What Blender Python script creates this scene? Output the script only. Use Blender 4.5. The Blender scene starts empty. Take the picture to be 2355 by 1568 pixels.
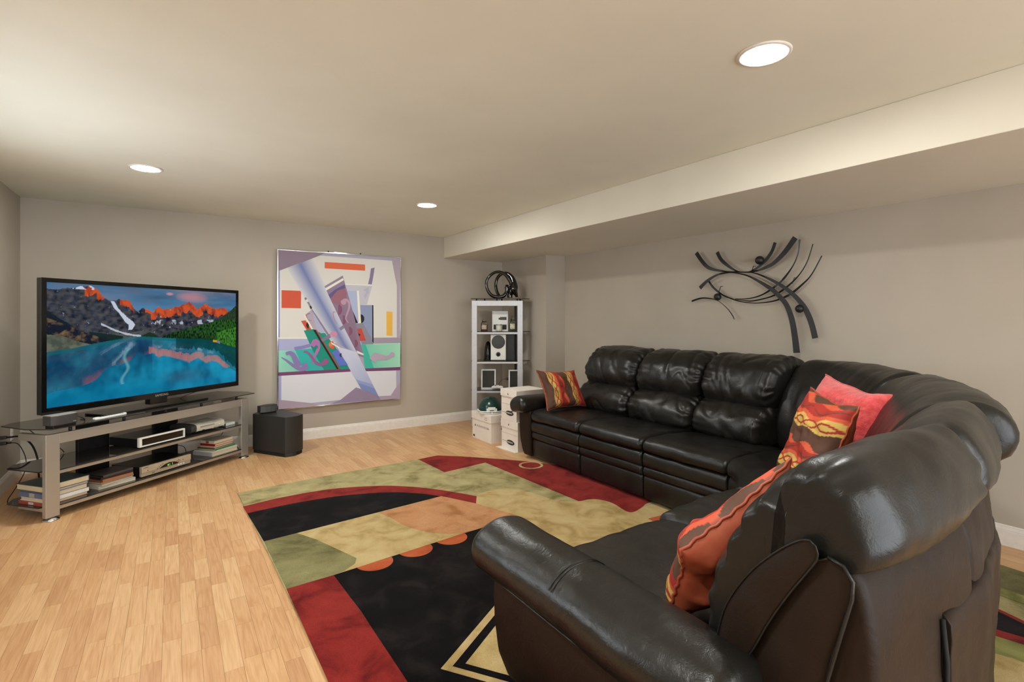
import bpy, bmesh, math, random
import numpy as np
from mathutils import Vector, Matrix, noise
PI = math.pi
SC = bpy.context.scene
COL = SC.collection
rnd = random.Random(7)

# ------------------------------------------------------------------ camera, world, exposure
cam_d = bpy.data.cameras.new('camera'); cam = bpy.data.objects.new('camera', cam_d); COL.objects.link(cam)
cam.location = (0, 0, 1.38); cam.rotation_euler = (PI/2, 0, -0.58196)
cam_d.sensor_width = 36; cam_d.lens = 36*1188.9/2355; cam_d.shift_y = -49.8/2355
cam_d.clip_start = 0.02; cam_d.clip_end = 100
SC.camera = cam
w = bpy.data.worlds.new('world'); SC.world = w; w.use_nodes = True
w.node_tree.nodes['Background'].inputs[0].default_value = (0.90, 0.95, 1.0, 1)
w.node_tree.nodes['Background'].inputs[1].default_value = 6.0
SC.view_settings.view_transform = 'Standard'; SC.view_settings.look = 'None'
SC.view_settings.gamma = 1; SC.view_settings.use_curve_mapping = False
SC.view_settings.exposure = 0.0
LAMP = 410.0
dl = bpy.data.lights.new('window_daylight', 'AREA'); dl.shape = 'RECTANGLE'; dl.size = 1.8; dl.size_y = 1.0
dl.color = (0.72, 0.84, 1.0); dl.energy = 16
dlo = bpy.data.objects.new('window_daylight', dl); COL.objects.link(dlo)
dlo.location = (-1.15, 3.5, 1.55); dlo.rotation_euler = (0, -math.radians(112), 0)
CEIL_LIGHTS = [(2.03, 1.204), (-0.157, 4.56), (2.03, 4.56), (-0.157, 1.204), (-0.157, -2.1), (2.03, -2.1)]

# ------------------------------------------------------------------ colour and material helpers
def lin(c):
    return tuple(((v/255)/12.92 if v/255 <= 0.04045 else ((v/255+0.055)/1.055)**2.4) for v in c[:3]) + (1.0,)

class M:
    """small node-material builder"""
    def __init__(s, name, col=(128,128,128), rough=0.5, metal=0.0, spec=0.5, **kw):
        s.m = bpy.data.materials.new(name); s.m.use_nodes = True
        s.t = s.m.node_tree; s.b = s.t.nodes['Principled BSDF']
        s.b.inputs['Base Color'].default_value = lin(col)
        s.b.inputs['Roughness'].default_value = rough
        s.b.inputs['Metallic'].default_value = metal
        s.b.inputs['Specular IOR Level'].default_value = spec
        for k, v in kw.items(): s.b.inputs[k.replace('_', ' ')].default_value = v
    def n(s, t, **kw):
        x = s.t.nodes.new(t)
        for k, v in kw.items():
            if k in x.inputs: x.inputs[k].default_value = v
            else: setattr(x, k, v)
        return x
    def l(s, a, b): s.t.links.new(a, b)
    def coord(s, kind='Object', scale=(1,1,1)):
        c = s.n('ShaderNodeTexCoord') ; mp = s.n('ShaderNodeMapping'); mp.inputs['Scale'].default_value = scale
        s.l(c.outputs[kind], mp.inputs['Vector']); return mp.outputs[0]
    def wcoord(s, scale=(1,1,1)):
        c = s.n('ShaderNodeNewGeometry'); mp = s.n('ShaderNodeMapping'); mp.inputs['Scale'].default_value = scale
        s.l(c.outputs['Position'], mp.inputs['Vector']); return mp.outputs[0]
    def noise(s, vec, scale, detail=3, rough=0.55, dist=0.0):
        x = s.n('ShaderNodeTexNoise'); x.inputs['Scale'].default_value = scale; x.inputs['Detail'].default_value = detail
        x.inputs['Roughness'].default_value = rough; x.inputs['Distortion'].default_value = dist
        s.l(vec, x.inputs['Vector']); return x.outputs['Fac']
    def ramp(s, fac, stops):
        x = s.n('ShaderNodeValToRGB'); e = x.color_ramp.elements
        while len(e) < len(stops): e.new(0.5)
        for i, (p, c) in enumerate(stops):
            e[i].position = p; e[i].color = lin(c) if len(c) == 3 else c
        s.l(fac, x.inputs[0]); return x.outputs[0]
    def rng(s, fac, a, b, lo, hi):
        x = s.n('ShaderNodeMapRange'); x.inputs[1].default_value = a; x.inputs[2].default_value = b
        x.inputs[3].default_value = lo; x.inputs[4].default_value = hi; s.l(fac, x.inputs[0]); return x.outputs[0]
    def base(s, c): s.l(c, s.b.inputs['Base Color'])
    def roughn(s, c): s.l(c, s.b.inputs['Roughness'])
    def bump(s, h, strength=0.3, dist=0.002, prev=None):
        x = s.n('ShaderNodeBump'); x.inputs['Strength'].default_value = strength; x.inputs['Distance'].default_value = dist
        s.l(h, x.inputs['Height'])
        if prev is not None: s.l(prev, x.inputs['Normal'])
        s.l(x.outputs[0], s.b.inputs['Normal']); return x.outputs[0]
    def mul(s, c, f, blend='MULTIPLY', fac=1.0):
        x = s.n('ShaderNodeMix'); x.data_type = 'RGBA'; x.blend_type = blend
        x.inputs[0].default_value = fac
        s.l(c, x.inputs[6]); s.l(f, x.inputs[7]); return x.outputs[2]
    def attr(s, name='col'):
        x = s.n('ShaderNodeAttribute'); x.attribute_name = name; return x.outputs['Color']

def paint(name, c, spread=4, rough=0.85):
    m = M(name, c, rough); v = m.wcoord()
    f = m.noise(v, 1.3, 3)
    m.base(m.ramp(f, [(0.3, tuple(x-spread for x in c)), (0.7, tuple(min(255, x+spread) for x in c))]))
    m.bump(m.noise(v, 260, 2), 0.08, 0.001)
    return m.m
def plain(name, c, rough=0.5, metal=0.0, spread=4, scale=30, bump=0.04, **kw):
    m = M(name, c, rough, metal, **kw); v = m.coord('Object')
    f = m.noise(v, scale, 3)
    m.base(m.ramp(f, [(0.3, tuple(max(0, x-spread) for x in c)), (0.7, tuple(min(255, x+spread) for x in c))]))
    if bump: m.bump(m.noise(v, scale*6, 2), bump, 0.001)
    return m.m

MAT = {}
MAT['wall'] = paint('wall_paint', (177, 167, 152))
MAT['ceiling'] = paint('ceiling_paint', (229, 227, 211))
MAT['soffit'] = paint('soffit_paint', (218, 212, 196))
MAT['trim'] = plain('white_trim_paint', (225, 219, 210), 0.45)
MAT['screed'] = plain('subfloor', (120, 86, 55), 0.8)

def floor_mat():
    m = M('laminate_strip', (215, 165, 110), 0.36)
    col = m.attr('col')
    sep = m.n('ShaderNodeSeparateColor'); m.l(col, sep.inputs[0])
    pos = m.wcoord((1, 1, 1))
    # shift the grain of each strip by its own random value
    add = m.n('ShaderNodeVectorMath', operation='ADD'); sc = m.n('ShaderNodeVectorMath', operation='SCALE')
    m.l(col, sc.inputs[0]); sc.inputs['Scale'].default_value = 23.0
    m.l(pos, add.inputs[0]); m.l(sc.outputs[0], add.inputs[1])
    mp = m.n('ShaderNodeMapping'); mp.inputs['Scale'].default_value = (14, 1.4, 1); m.l(add.outputs[0], mp.inputs['Vector'])
    g = m.noise(mp.outputs[0], 1.0, 2, 0.5, 0.3)
    w_ = m.n('ShaderNodeMath', operation='MULTIPLY'); m.l(g, w_.inputs[0]); w_.inputs[1].default_value = 46
    sn = m.n('ShaderNodeMath', operation='SINE'); m.l(w_.outputs[0], sn.inputs[0])
    mp2 = m.n('ShaderNodeMapping'); mp2.inputs['Scale'].default_value = (150, 5, 1); m.l(add.outputs[0], mp2.inputs['Vector'])
    fine = m.noise(mp2.outputs[0], 1.0, 3, 0.6)
    tone = m.ramp(sep.outputs[0], [(0.0, (199, 153, 109)), (0.25, (208, 163, 117)), (0.65, (214, 171, 124)), (1.0, (221, 182, 136))])
    grain = m.ramp(m.rng(sn.outputs[0], -1, 1, 0, 1), [(0.0, (245, 239, 230)), (0.4, (253, 251, 249)), (1.0, (255, 255, 255))])
    gf = m.ramp(fine, [(0.3, (236, 228, 218)), (0.62, (255, 255, 255))])
    m.base(m.mul(m.mul(tone, grain), gf))
    m.roughn(m.rng(fine, 0, 1, 0.30, 0.44))
    m.bump(fine, 0.04, 0.001)
    return m.m
MAT['floor'] = floor_mat()

def leather(name, c=(17, 16, 14), rough=0.34, c2=None, spec=0.42):
    m = M(name, c, rough, spec=spec); v = m.wcoord()
    c2 = c2 or tuple(x+12 for x in c)
    big = m.noise(v, 5, 4, 0.6)
    m.base(m.ramp(big, [(0.3, c), (0.75, c2)]))
    vv = m.n('ShaderNodeTexVoronoi'); vv.inputs['Scale'].default_value = 330; m.l(v, vv.inputs['Vector'])
    n1 = m.bump(vv.outputs['Distance'], 0.12, 0.001)
    wr = m.noise(v, 26, 5, 0.62, 0.8)
    n2 = m.bump(wr, 0.3, 0.006, n1)
    v3 = m.wcoord((1, 1, .35)); m.bump(m.noise(v3, 60, 4, .6, 1.2), .12, .003, n2)
    m.roughn(m.rng(big, 0.3, 0.8, rough-0.05, rough+0.1))
    return m.m
MAT['leather'] = leather('black_leather')
MAT['leather_side'] = leather('brown_black_vinyl', (27, 18, 12), 0.5, (38, 26, 18), spec=0.22)
MAT['leather_worn'] = leather('worn_black_leather', (22, 21, 18), 0.32, (34, 32, 28))

def pile(name, c, dark=None, light=None, rough=0.9, sc=5):
    dark = dark or tuple(int(x*0.72) for x in c); light = light or tuple(min(255, int(x*1.1)) for x in c)
    m = M(name, c, rough, spec=0.05); v = m.wcoord()
    a = m.noise(v, sc, 4, 0.6, 0.5); b = m.noise(v, 420, 2)
    col = m.ramp(a, [(0.32, dark), (0.5, c), (0.72, light)])
    m.base(m.mul(col, m.ramp(b, [(0.25, (190, 190, 190)), (0.7, (255, 255, 255))])))
    m.b.inputs['Sheen Weight'].default_value = 0.04; m.b.inputs['Sheen Roughness'].default_value = 0.4
    m.bump(b, 0.5, 0.004); return m.m
MAT['p_khaki'] = pile('khaki_pile', (178, 165, 116), (130, 120, 74), (198, 186, 136))
MAT['p_cream'] = pile('cream_pile', (203, 176, 121), (168, 142, 84), (216, 194, 142))
MAT['p_red'] = pile('red_pile', (146, 44, 40), (104, 26, 26), (160, 54, 46))
MAT['p_black'] = pile('black_pile', (16, 13, 13), (7, 6, 6), (40, 34, 34))
MAT['p_tan'] = pile('tan_pile', (204, 148, 102), (174, 118, 72), (214, 160, 114))
MAT['p_olive'] = pile('olive_pile', (142, 136, 92), (102, 96, 60), (164, 158, 112), sc=3)
MAT['p_orange'] = pile('orange_pile', (196, 96, 58), (170, 76, 44), (206, 110, 70))
MAT['p_green'] = pile('green_pile', (152, 150, 88), (118, 118, 62), (170, 168, 104))

def brushed(name, c, rough=0.32):
    m = M(name, c, rough, 0.75); v = m.coord('Object', (1, 1, 60))
    f = m.noise(v, 12, 3); m.roughn(m.rng(f, 0, 1, rough-0.05, rough+0.12)); m.bump(f, 0.05, 0.001); return m.m
MAT['steel'] = brushed('brushed_silver_metal', (190, 186, 178), 0.38)
MAT['silver'] = plain('silver_paint', (196, 197, 202), 0.35, 0.35)
MAT['chrome'] = plain('chrome', (215, 215, 215), 0.12, 1.0, bump=0)
MAT['black_metal'] = plain('black_metal', (34, 33, 33), 0.42, 0.3)
def glass(name, c, alpha_rough=0.02, trans=0.85):
    m = M(name, c, alpha_rough, spec=0.6); m.b.inputs['Transmission Weight'].default_value = trans
    m.b.inputs['IOR'].default_value = 1.45
    f = m.noise(m.coord('Object'), 4, 2); m.roughn(m.rng(f, 0, 1, 0.0, 0.03)); return m.m
MAT['smoked_glass'] = glass('smoked_glass', (92, 88, 84), 0.02, 0.75)
MAT['clear_glass'] = glass('clear_glass', (240, 240, 236), 0.01, 1.0)
MAT['black_plastic'] = plain('black_plastic', (22, 21, 21), 0.35)
MAT['gloss_black'] = plain('glossy_black_plastic', (12, 12, 12), 0.12, bump=0)
MAT['dark_grey'] = plain('dark_grey_plastic', (58, 57, 56), 0.5)
MAT['mid_grey'] = plain('mid_grey_plastic', (150, 146, 140), 0.5)
MAT['grille'] = plain('speaker_grille', (70, 70, 70), 0.7, scale=200, bump=0.4)
MAT['sub_black'] = plain('charcoal_vinyl', (38, 37, 36), 0.5, scale=120, bump=0.15)
MAT['white_plastic'] = plain('white_plastic', (222, 221, 214), 0.35)
MAT['cream_plastic'] = plain('offwhite_plastic', (205, 200, 182), 0.4)
MAT['champagne'] = plain('champagne_plastic', (178, 164, 142), 0.4, 0.2)
MAT['cardboard'] = plain('white_cardboard', (226, 217, 206), 0.8, scale=8)
MAT['ink'] = plain('black_ink', (42, 38, 38), 0.7)
MAT['ink_pale'] = plain('faded_brown_ink', (172, 156, 146), 0.7)
MAT['paper'] = plain('paper_edges', (206, 192, 160), 0.85, scale=60, bump=0.3)
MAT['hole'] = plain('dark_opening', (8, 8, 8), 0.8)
MAT['helmet'] = plain('dark_green_shell', (10, 50, 44), 0.25, bump=0)
MAT['ceramic'] = plain('glossy_black_ceramic', (16, 14, 13), 0.08, bump=0, Coat_Weight=0.6)
MAT['rust'] = plain('rust_satin_fabric', (170, 78, 50), 0.55, scale=14, spread=12, bump=0.3)
MAT['print_mat'] = None
def attr_mat(name, rough=0.6, bump=0.0, sheen=0.0):
    m = M(name, (128,)*3, rough, spec=0.3); m.base(m.attr('col'))
    if bump: m.bump(m.noise(m.coord('Object'), 500, 2), bump, 0.002)
    if sheen: m.b.inputs['Sheen Weight'].default_value = sheen
    return m.m
MAT['print'] = attr_mat('painted_canvas', 0.55, 0.05)
MAT['fabric_print'] = attr_mat('printed_satin_fabric', 0.6, 0.3)
def emit(name, c, s, attr=False):
    m = bpy.data.materials.new(name); m.use_nodes = True; t = m.node_tree
    for x in list(t.nodes): t.nodes.remove(x)
    e = t.nodes.new('ShaderNodeEmission'); o = t.nodes.new('ShaderNodeOutputMaterial')
    e.inputs[0].default_value = lin(c); e.inputs[1].default_value = s; t.links.new(e.outputs[0], o.inputs[0])
    if attr:
        a = t.nodes.new('ShaderNodeAttribute'); a.attribute_name = 'col'; t.links.new(a.outputs['Color'], e.inputs[0])
    return m
MAT['lamp'] = emit('lamp_lens', (250, 251, 246), LAMP)
MAT['screen'] = emit('screen_picture', (255, 255, 255), 0.92, True)
MAT['led'] = emit('green_digits', (150, 235, 90), 1.3)

# ------------------------------------------------------------------ object helpers
def pm(o):
    m = Matrix.Translation(o.location) @ o.rotation_euler.to_matrix().to_4x4()
    return pm(o.parent) @ m if o.parent else m
def tag(o, label=None, cat=None, group=None, kind=None):
    if label: o['label'] = label
    if cat: o['category'] = cat
    if group: o['group'] = group
    if kind: o['kind'] = kind
    return o
def thing(name, label, cat, loc=(0,0,0), rz=0.0, group=None):
    o = bpy.data.objects.new(name, None); COL.objects.link(o); o.empty_display_size = 0.1
    o.location = loc; o.rotation_euler = (0, 0, rz); return tag(o, label, cat, group)
def link(name, me, mat=None, parent=None, bevel=0, smooth=False, sub=0, world=False, seg=2):
    """link a mesh; world=True means the vertices are in world space and are moved into the parent's frame"""
    if world and parent is not None: me.transform(pm(parent).inverted())
    o = bpy.data.objects.new(name, me); COL.objects.link(o)
    if parent is not None: o.parent = parent
    if mat is not None and not me.materials: me.materials.append(MAT[mat] if isinstance(mat, str) else mat)
    if bevel:
        b = o.modifiers.new('bevel', 'BEVEL'); b.width = bevel; b.segments = seg; b.limit_method = 'ANGLE'; b.angle_limit = 0.6
        smooth = True
    if sub:
        s = o.modifiers.new('sub', 'SUBSURF'); s.levels = sub; s.render_levels = sub
    if smooth:
        for p in me.polygons: p.use_smooth = True
        if bevel:
            try:
                wn = o.modifiers.new('wn', 'WEIGHTED_NORMAL'); wn.keep_sharp = True
            except Exception: pass
    return o
def mesh(v, f, name='m'):
    me = bpy.data.meshes.new(name); me.from_pydata([tuple(map(float, p)) for p in v], [], f); me.update(); return me
def setcol(me, cols, domain='POINT'):
    a = me.color_attributes.new('col', 'FLOAT_COLOR', domain)
    a.data.foreach_set('color', np.asarray(cols, dtype=np.float32).ravel()); return me
class B:
    def __init__(s): s.v = []; s.f = []
    def add(s, v, f):
        k = len(s.v); s.v += [tuple(p) for p in v]; s.f += [tuple(i+k for i in q) for q in f]; return s
    def box(s, x0, x1, y0, y1, z0, z1, rz=0, c=None):
        v = [(x0,y0,z0),(x1,y0,z0),(x1,y1,z0),(x0,y1,z0),(x0,y0,z1),(x1,y0,z1),(x1,y1,z1),(x0,y1,z1)]
        if rz:
            cx, cy = c or ((x0+x1)/2, (y0+y1)/2); a, b = math.cos(rz), math.sin(rz)
            v = [(cx+(x-cx)*a-(y-cy)*b, cy+(x-cx)*b+(y-cy)*a, z) for x, y, z in v]
        return s.add(v, [(0,3,2,1),(4,5,6,7),(0,1,5,4),(1,2,6,5),(2,3,7,6),(3,0,4,7)])
    def prism(s, pts, z0, z1):
        n = len(pts); a = sum(pts[i][0]*pts[(i+1)%n][1]-pts[(i+1)%n][0]*pts[i][1] for i in range(n))
        if a < 0: pts = pts[::-1]
        v = [(x,y,z0) for x,y in pts]+[(x,y,z1) for x,y in pts]
        return s.add(v, [tuple(range(n))[::-1], tuple(range(n,2*n))]+[(i,(i+1)%n,n+(i+1)%n,n+i) for i in range(n)])
    def tube(s, path, r, n=8, cap=True):
        P = [Vector(p) for p in path]; k = len(P); R = r if isinstance(r, (list, tuple)) else [r]*k
        up = Vector((0,0,1)); V = []; F = []
        prev = None
        for i, p in enumerate(P):
            t = (P[min(i+1,k-1)]-P[max(i-1,0)]).normalized()
            if prev is None:
                a = t.cross(up)
                if a.length < 1e-3: a = t.cross(Vector((1,0,0)))
            else: a = prev - t*prev.dot(t)
            a.normalize(); prev = a; b = t.cross(a)
            for j in range(n):
                q = 2*PI*j/n; V.append(p+(a*math.cos(q)+b*math.sin(q))*R[i])
        for i in range(k-1):
            for j in range(n): F.append((i*n+j, i*n+(j+1)%n, (i+1)*n+(j+1)%n, (i+1)*n+j))
        if cap: F += [tuple(range(n))[::-1], tuple(range((k-1)*n, k*n))]
        return s.add(V, F)
    def lathe(s, prof, c=(0,0,0), n=24, axis='z'):
        V = []; F = []; k = len(prof)
        for r, h in prof:
            for j in range(n):
                q = 2*PI*j/n; x, y = r*math.cos(q), r*math.sin(q)
                p = (x, y, h) if axis == 'z' else ((x, -h, y) if axis == 'y' else (h, x, y))
                V.append((p[0]+c[0], p[1]+c[1], p[2]+c[2]))
        for i in range(k-1):
            for j in range(n): F.append((i*n+j, i*n+(j+1)%n, (i+1)*n+(j+1)%n, (i+1)*n+j))
        F += [tuple(range(n))[::-1], tuple(range((k-1)*n, k*n))]
        return s.add(V, F)
    def me(s, name='m'): return mesh(s.v, s.f, name)
    def out(s, name, mat, parent=None, **kw): return link(name, s.me(name), mat, parent, **kw)
def struct(o): o['kind'] = 'structure'; return o
def catmull(pts, n=10, closed=False):
    P = [Vector(p) for p in pts]; k = len(P); out = []
    rng_ = range(k) if closed else range(k-1)
    for i in rng_:
        if closed: a, b, c, d = P[(i-1)%k], P[i], P[(i+1)%k], P[(i+2)%k]
        else: a, b, c, d = P[max(i-1,0)], P[i], P[i+1], P[min(i+2,k-1)]
        for j in range(n):
            t = j/n
            out.append(0.5*((2*b)+(c-a)*t+(2*a-5*b+4*c-d)*t*t+(3*b-a-3*c+d)*t**3))
    if not closed: out.append(P[-1])
    return out
def resample(pts, n, closed=False):
    P = list(pts) + ([pts[0]] if closed else [])
    L = [0]
    for i in range(1, len(P)): L.append(L[-1]+(P[i]-P[i-1]).length)
    out = []; j = 0
    for i in range(n):
        s = L[-1]*i/(n if closed else n-1)
        while j < len(L)-2 and L[j+1] < s: j += 1
        d = L[j+1]-L[j]; t = (s-L[j])/d if d > 0 else 0
        out.append(P[j].lerp(P[j+1], t))
    return out
def text(name, s, size, origin, right, up, mat, parent=None, world=True, depth=0.0006, align='LEFT', sx=1.0):
    cu = bpy.data.curves.new(name, 'FONT'); cu.body = s; cu.size = size; cu.extrude = depth; cu.align_x = align
    cu.resolution_u = 2
    t = bpy.data.objects.new(name, cu); COL.objects.link(t)
    dg = bpy.context.evaluated_depsgraph_get(); me = bpy.data.meshes.new_from_object(t.evaluated_get(dg))
    bpy.data.objects.remove(t); me.materials.clear()
    r = Vector(right).normalized(); u = Vector(up).normalized(); n = r.cross(u)
    m = Matrix(((r.x*sx, u.x, n.x, origin[0]), (r.y*sx, u.y, n.y, origin[1]), (r.z*sx, u.z, n.z, origin[2]), (0,0,0,1)))
    me.transform(m); return link(name, me, mat, parent, world=world)

# ------------------------------------------------------------------ room shell
XL, XR, XB, YB, YJ, XS = -1.13, 4.26, 3.953, 6.26, 5.227, 3.03
HC, HS, Y0 = 2.47, 2.195, -3.4
floor = struct(B().box(XL-.1, XR+.1, Y0, YB+.1, -0.12, -0.008).out('floor', 'screed'))
struct(B().box(XL-.1, XR+.1, Y0, YB+.1, HC, HC+.12).out('ceiling', 'ceiling'))
struct(B().box(XS, XR, Y0, YB, HS, HC).out('trim_1', 'soffit', bevel=0.004))
struct(B().box(XL-.1, XR+.1, YB, YB+.12, -0.01, HC).out('wall_back', 'wall'))
struct(B().box(XR, XR+.12, Y0, YB, -0.01, HC).out('wall_right', 'wall'))
struct(B().box(XB, XR, YJ, YB, 0, HS).out('trim_2', 'wall'))
WY0, WY1, WZ0, WZ1 = 2.5, 4.5, 0.95, 2.15           # window in the left wall, outside the frame
lw = B().box(XL-.14, XL, WY1, YB, -0.01, HC).box(XL-.14, XL, Y0, WY0, -0.01, HC)
lw.box(XL-.14, XL, WY0, WY1, -0.01, WZ0).box(XL-.14, XL, WY0, WY1, WZ1, HC)
struct(lw.out('wall_left', 'wall'))
wf = B()
for a, b, c, d in ((WY0, WY1, WZ0, WZ0+.05), (WY0, WY1, WZ1-.05, WZ1), (WY0, WY0+.05, WZ0, WZ1), (WY1-.05, WY1, WZ0, WZ1), (3.47, 3.53, WZ0, WZ1)):
    wf.box(XL-.1, XL-.04, a, b, c, d)
wobj = struct(wf.out('window_1', 'trim'))
B().box(XL-.075, XL-.069, WY0+.05, WY1-.05, WZ0+.05, WZ1-.05).out('pane', 'clear_glass', wobj)

def baseboard(name, p, q, nrm, h=0.125):
    """profiled board from p to q, nrm points into the room"""
    prof = [(0, 0), (.015, 0), (.015, h*.72), (.0135, h*.745), (.0135, h*.80), (.011, h*.83), (.008, h*.90), (.0075, h*.95), (.004, h), (0, h)]
    v = []; f = []; n = len(prof)
    for e in (p, q): v += [(e[0]+nrm[0]*d, e[1]+nrm[1]*d, z) for d, z in prof]
    f = [(i, (i+1)%n, n+(i+1)%n, n+i) for i in range(n)] + [tuple(range(n)), tuple(range(n, 2*n))[::-1]]
    return struct(link(name, mesh(v, f), 'trim'))
baseboard('baseboard_back', (XL, YB), (XB, YB), (0, -1))
baseboard('baseboard_left', (XL, Y0), (XL, YB-.016), (1, 0))
baseboard('baseboard_right', (XR, YJ), (XR, Y0), (-1, 0))
baseboard('baseboard_corner', (XB, YB-.016), (XB, YJ), (-1, 0))

# laminate strips: boards run along Y, each strip an own piece
RUG = [(.434,4.601),(.70,4.635),(1.094,4.675),(2.016,4.736),(2.234,4.764),(2.42,4.60),(2.562,4.444),(2.73,4.26),(2.856,4.101),(3.3,3.4),(3.7,2.2),(3.86,.934),(3.80,.30),(.54,.30),(.5,2.0),(.475,3.2)]
def inside(p, poly):
    c = False; n = len(poly)
    for i in range(n):
        a, b = poly[i], poly[(i+1)%n]
        if (a[1] > p[1]) != (b[1] > p[1]) and p[0] < (b[0]-a[0])*(p[1]-a[1])/(b[1]-a[1])+a[0]: c = not c
    return c
sY, cY = math.sin(.58196), math.cos(.58196)
strips = []
SW = 0.0685; gap = 0.00035
ncol = int((XR-XL)/SW)+1
for i in range(ncol):
    x0 = XL+i*SW; x1 = min(x0+SW, XR)
    y = -1.0-rnd.random()*.3
    while y < YB:
        L = rnd.choice((.27, .33, .38, .42, .48))*rnd.uniform(.93, 1.07)
        y1 = min(y+L, YB); cx, cy = (x0+x1)/2, (y+y1)/2
        d = cx*sY+cy*cY; r = cx*cY-cy*sY; big = 0
        if d > .3:
            px = 1177.5+1188.9*r/d; py = 734.2+1188.9*1.38/d
            vis = -60 < px < 2415 and 900 < py < 1620 and not inside((cx, cy), RUG) and not (cx > 2.95 and .5 < cy < 4.2)
            if vis: big = 1/d
        if y1-y > .01: strips.append((big, x0, x1, y, y1, (rnd.random(), rnd.random(), rnd.random(), 1)))
        y = y1
strips.sort(key=lambda t: -t[0])
def strip_geo(x0, x1, y, y1): return B().box(x0+gap, x1-gap, y+gap, y1-gap, -0.008, 0.0)
for big, x0, x1, y, y1, c in strips[:300]:
    me = strip_geo(x0, x1, y, y1).me('plank'); setcol(me, [c]*8); link('plank', me, 'floor', floor)
rest = B(); cc = []
for big, x0, x1, y, y1, c in strips[300:]:
    rest.box(x0+gap, x1-gap, y+gap, y1-gap, -0.008, 0.0); cc += [c]*8
me = rest.me('planks'); setcol(me, cc); o = link('planks', me, 'floor', floor); o['kind'] = 'stuff'

# ------------------------------------------------------------------ recessed lights
names = ['round recessed ceiling light near the camera, above the sectional sofa', 'round recessed ceiling light above the television',
         'round recessed ceiling light in front of the soffit, nearest the corner shelf', 'round recessed ceiling light left of the camera',
         'round recessed ceiling light behind the camera on the left', 'round recessed ceiling light behind the camera on the right']
for (x, y), nm in zip(CEIL_LIGHTS, names):
    t = thing('ceiling_light', nm, 'light', (x, y, HC), 0, 'recessed ceiling lights')
    B().lathe([(.082, -.0005), (.104, -.0005), (.104, -.004), (.098, -.008), (.088, -.008), (.082, -.004)], n=40).out('trim_ring', 'trim', t, smooth=True)
    B().lathe([(.0, -.010), (.05, -.0095), (.078, -.007), (.0815, -.002), (.0, -.002)], n=40).out('lens', 'lamp', t, smooth=True)

# ------------------------------------------------------------------ rug
rug = thing('area_rug', 'large abstract area rug of cream, red, black and olive under the black sofa', 'rug', (0, 0, 0))
B().prism(RUG, 0.0005, 0.009).out('rug_base', 'p_khaki', rug)
zz = [0.0091]
def patch(pts, mat, name='pile_panel', label=None):
    zz[0] += 0.00022
    o = B().prism([tuple(p) for p in pts], 0.0088, zz[0]).out(name, mat, rug)
    if label: o['label'] = label
    return o
def curve(pts, n=8): return [(p.x, p.y) for p in catmull([(a, b, 0) for a, b in pts], n)]
arcO = curve([(.435,4.245),(.724,4.30),(1.085,4.29),(1.43,4.155),(1.621,4.006),(1.787,3.81),(1.891,3.643),(1.974,3.498)])
arcI = curve([(1.893,3.364),(1.805,3.531),(1.744,3.649),(1.619,3.805),(1.439,3.956),(1.1,4.083),(.757,4.11),(.445,4.08)])
wave = curve([(1.903,3.38),(1.961,3.49),(2.054,3.55),(2.213,3.54),(2.335,3.44),(2.391,3.276),(2.43,3.09),(2.549,2.985),(2.655,2.967),(2.722,2.913),(2.745,2.80),(2.713,2.636),(2.753,2.60),(2.895,2.63)])
patch(wave + [(3.4,2.62),(3.4,1.9),(2.2,1.0),(1.9,1.2),(1.93,2.87),(1.94,2.96),(2.014,3.009),(1.888,3.356)], 'p_cream', label='cream wavy pile area')
patch([(2.016,4.736),(2.234,4.764),(2.42,4.60),(2.562,4.444),(2.73,4.26),(2.856,4.101),(3.3,3.4),(3.5,2.75),(2.93,2.66),(2.895,2.64)] + wave[::-1][6:48] + [(2.507,4.275),(2.043,4.207)], 'p_red', label='red pile area beside the sofa')
patch([(.475,3.506),(1.744,3.649),(1.783,3.531),(1.888,3.356),(2.014,3.009),(1.936,2.964),(.724,2.838),(.487,2.824)], 'p_cream')
patch(arcO + arcI, 'p_red', label='curved red band')
patch([(.475,3.506),(1.744,3.649)] + curve([(1.744,3.649),(1.619,3.805),(1.439,3.956),(1.1,4.083),(.757,4.11),(.445,4.08)])[1:], 'p_black')
patch([(1.744,3.649),(1.805,3.531),(1.893,3.356),(2.014,3.009),(1.936,2.964),(1.564,2.935)] + curve([(1.564,2.935),(1.46,3.0),(1.38,3.08),(1.312,3.21),(1.28,3.33),(1.265,3.439),(1.228,3.575)])[1:], 'p_tan', label='tan pile area')
patch([(.475,3.506)] + [(.67,3.525),(.75,3.36),(.82,3.16),(.885,2.97),(.86,2.91),(.79,2.86)] + [(.724,2.838),(.487,2.824)], 'p_olive', label='olive pile area')
patch([(.724,2.838),(1.564,2.935),(1.936,2.964),(1.92,2.80),(1.9,.6),(.75,.6),(.743,2.02),(.742,2.42)], 'p_black', label='large black pile field')
patch([(.487,2.824),(.724,2.838),(.740,2.419),(.743,2.02),(.75,.6),(.53,.6),(.495,2.0)], 'p_red', label='red strip along the left edge')
for cx, cy in ((.955,2.862),(1.212,2.892),(1.462,2.921)):
    patch([(cx+.103*math.cos(a), cy+.103*math.sin(a)) for a in [PI*1.03+i*PI/18 for i in range(19)]], 'p_orange', 'pile_scallop')
dc = (1.32, 1.72)
def diam(r, c=dc, rot=0.0): return [(c[0]-r, c[1]+.12*r/.42), (c[0]+.1*r, c[1]+r), (c[0]+r, c[1]-.12*r/.42), (c[0]-.1*r, c[1]-r)]
patch(diam(.44), 'p_cream', 'pile_diamond'); patch(diam(.395), 'p_black', 'pile_diamond'); patch(diam(.345), 'p_cream', 'pile_diamond')
def ringp(cx, cy, r, n=28, sy=1): return [(cx+r*math.cos(2*PI*i/n), cy+r*sy*math.sin(2*PI*i/n)) for i in range(n)]
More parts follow.
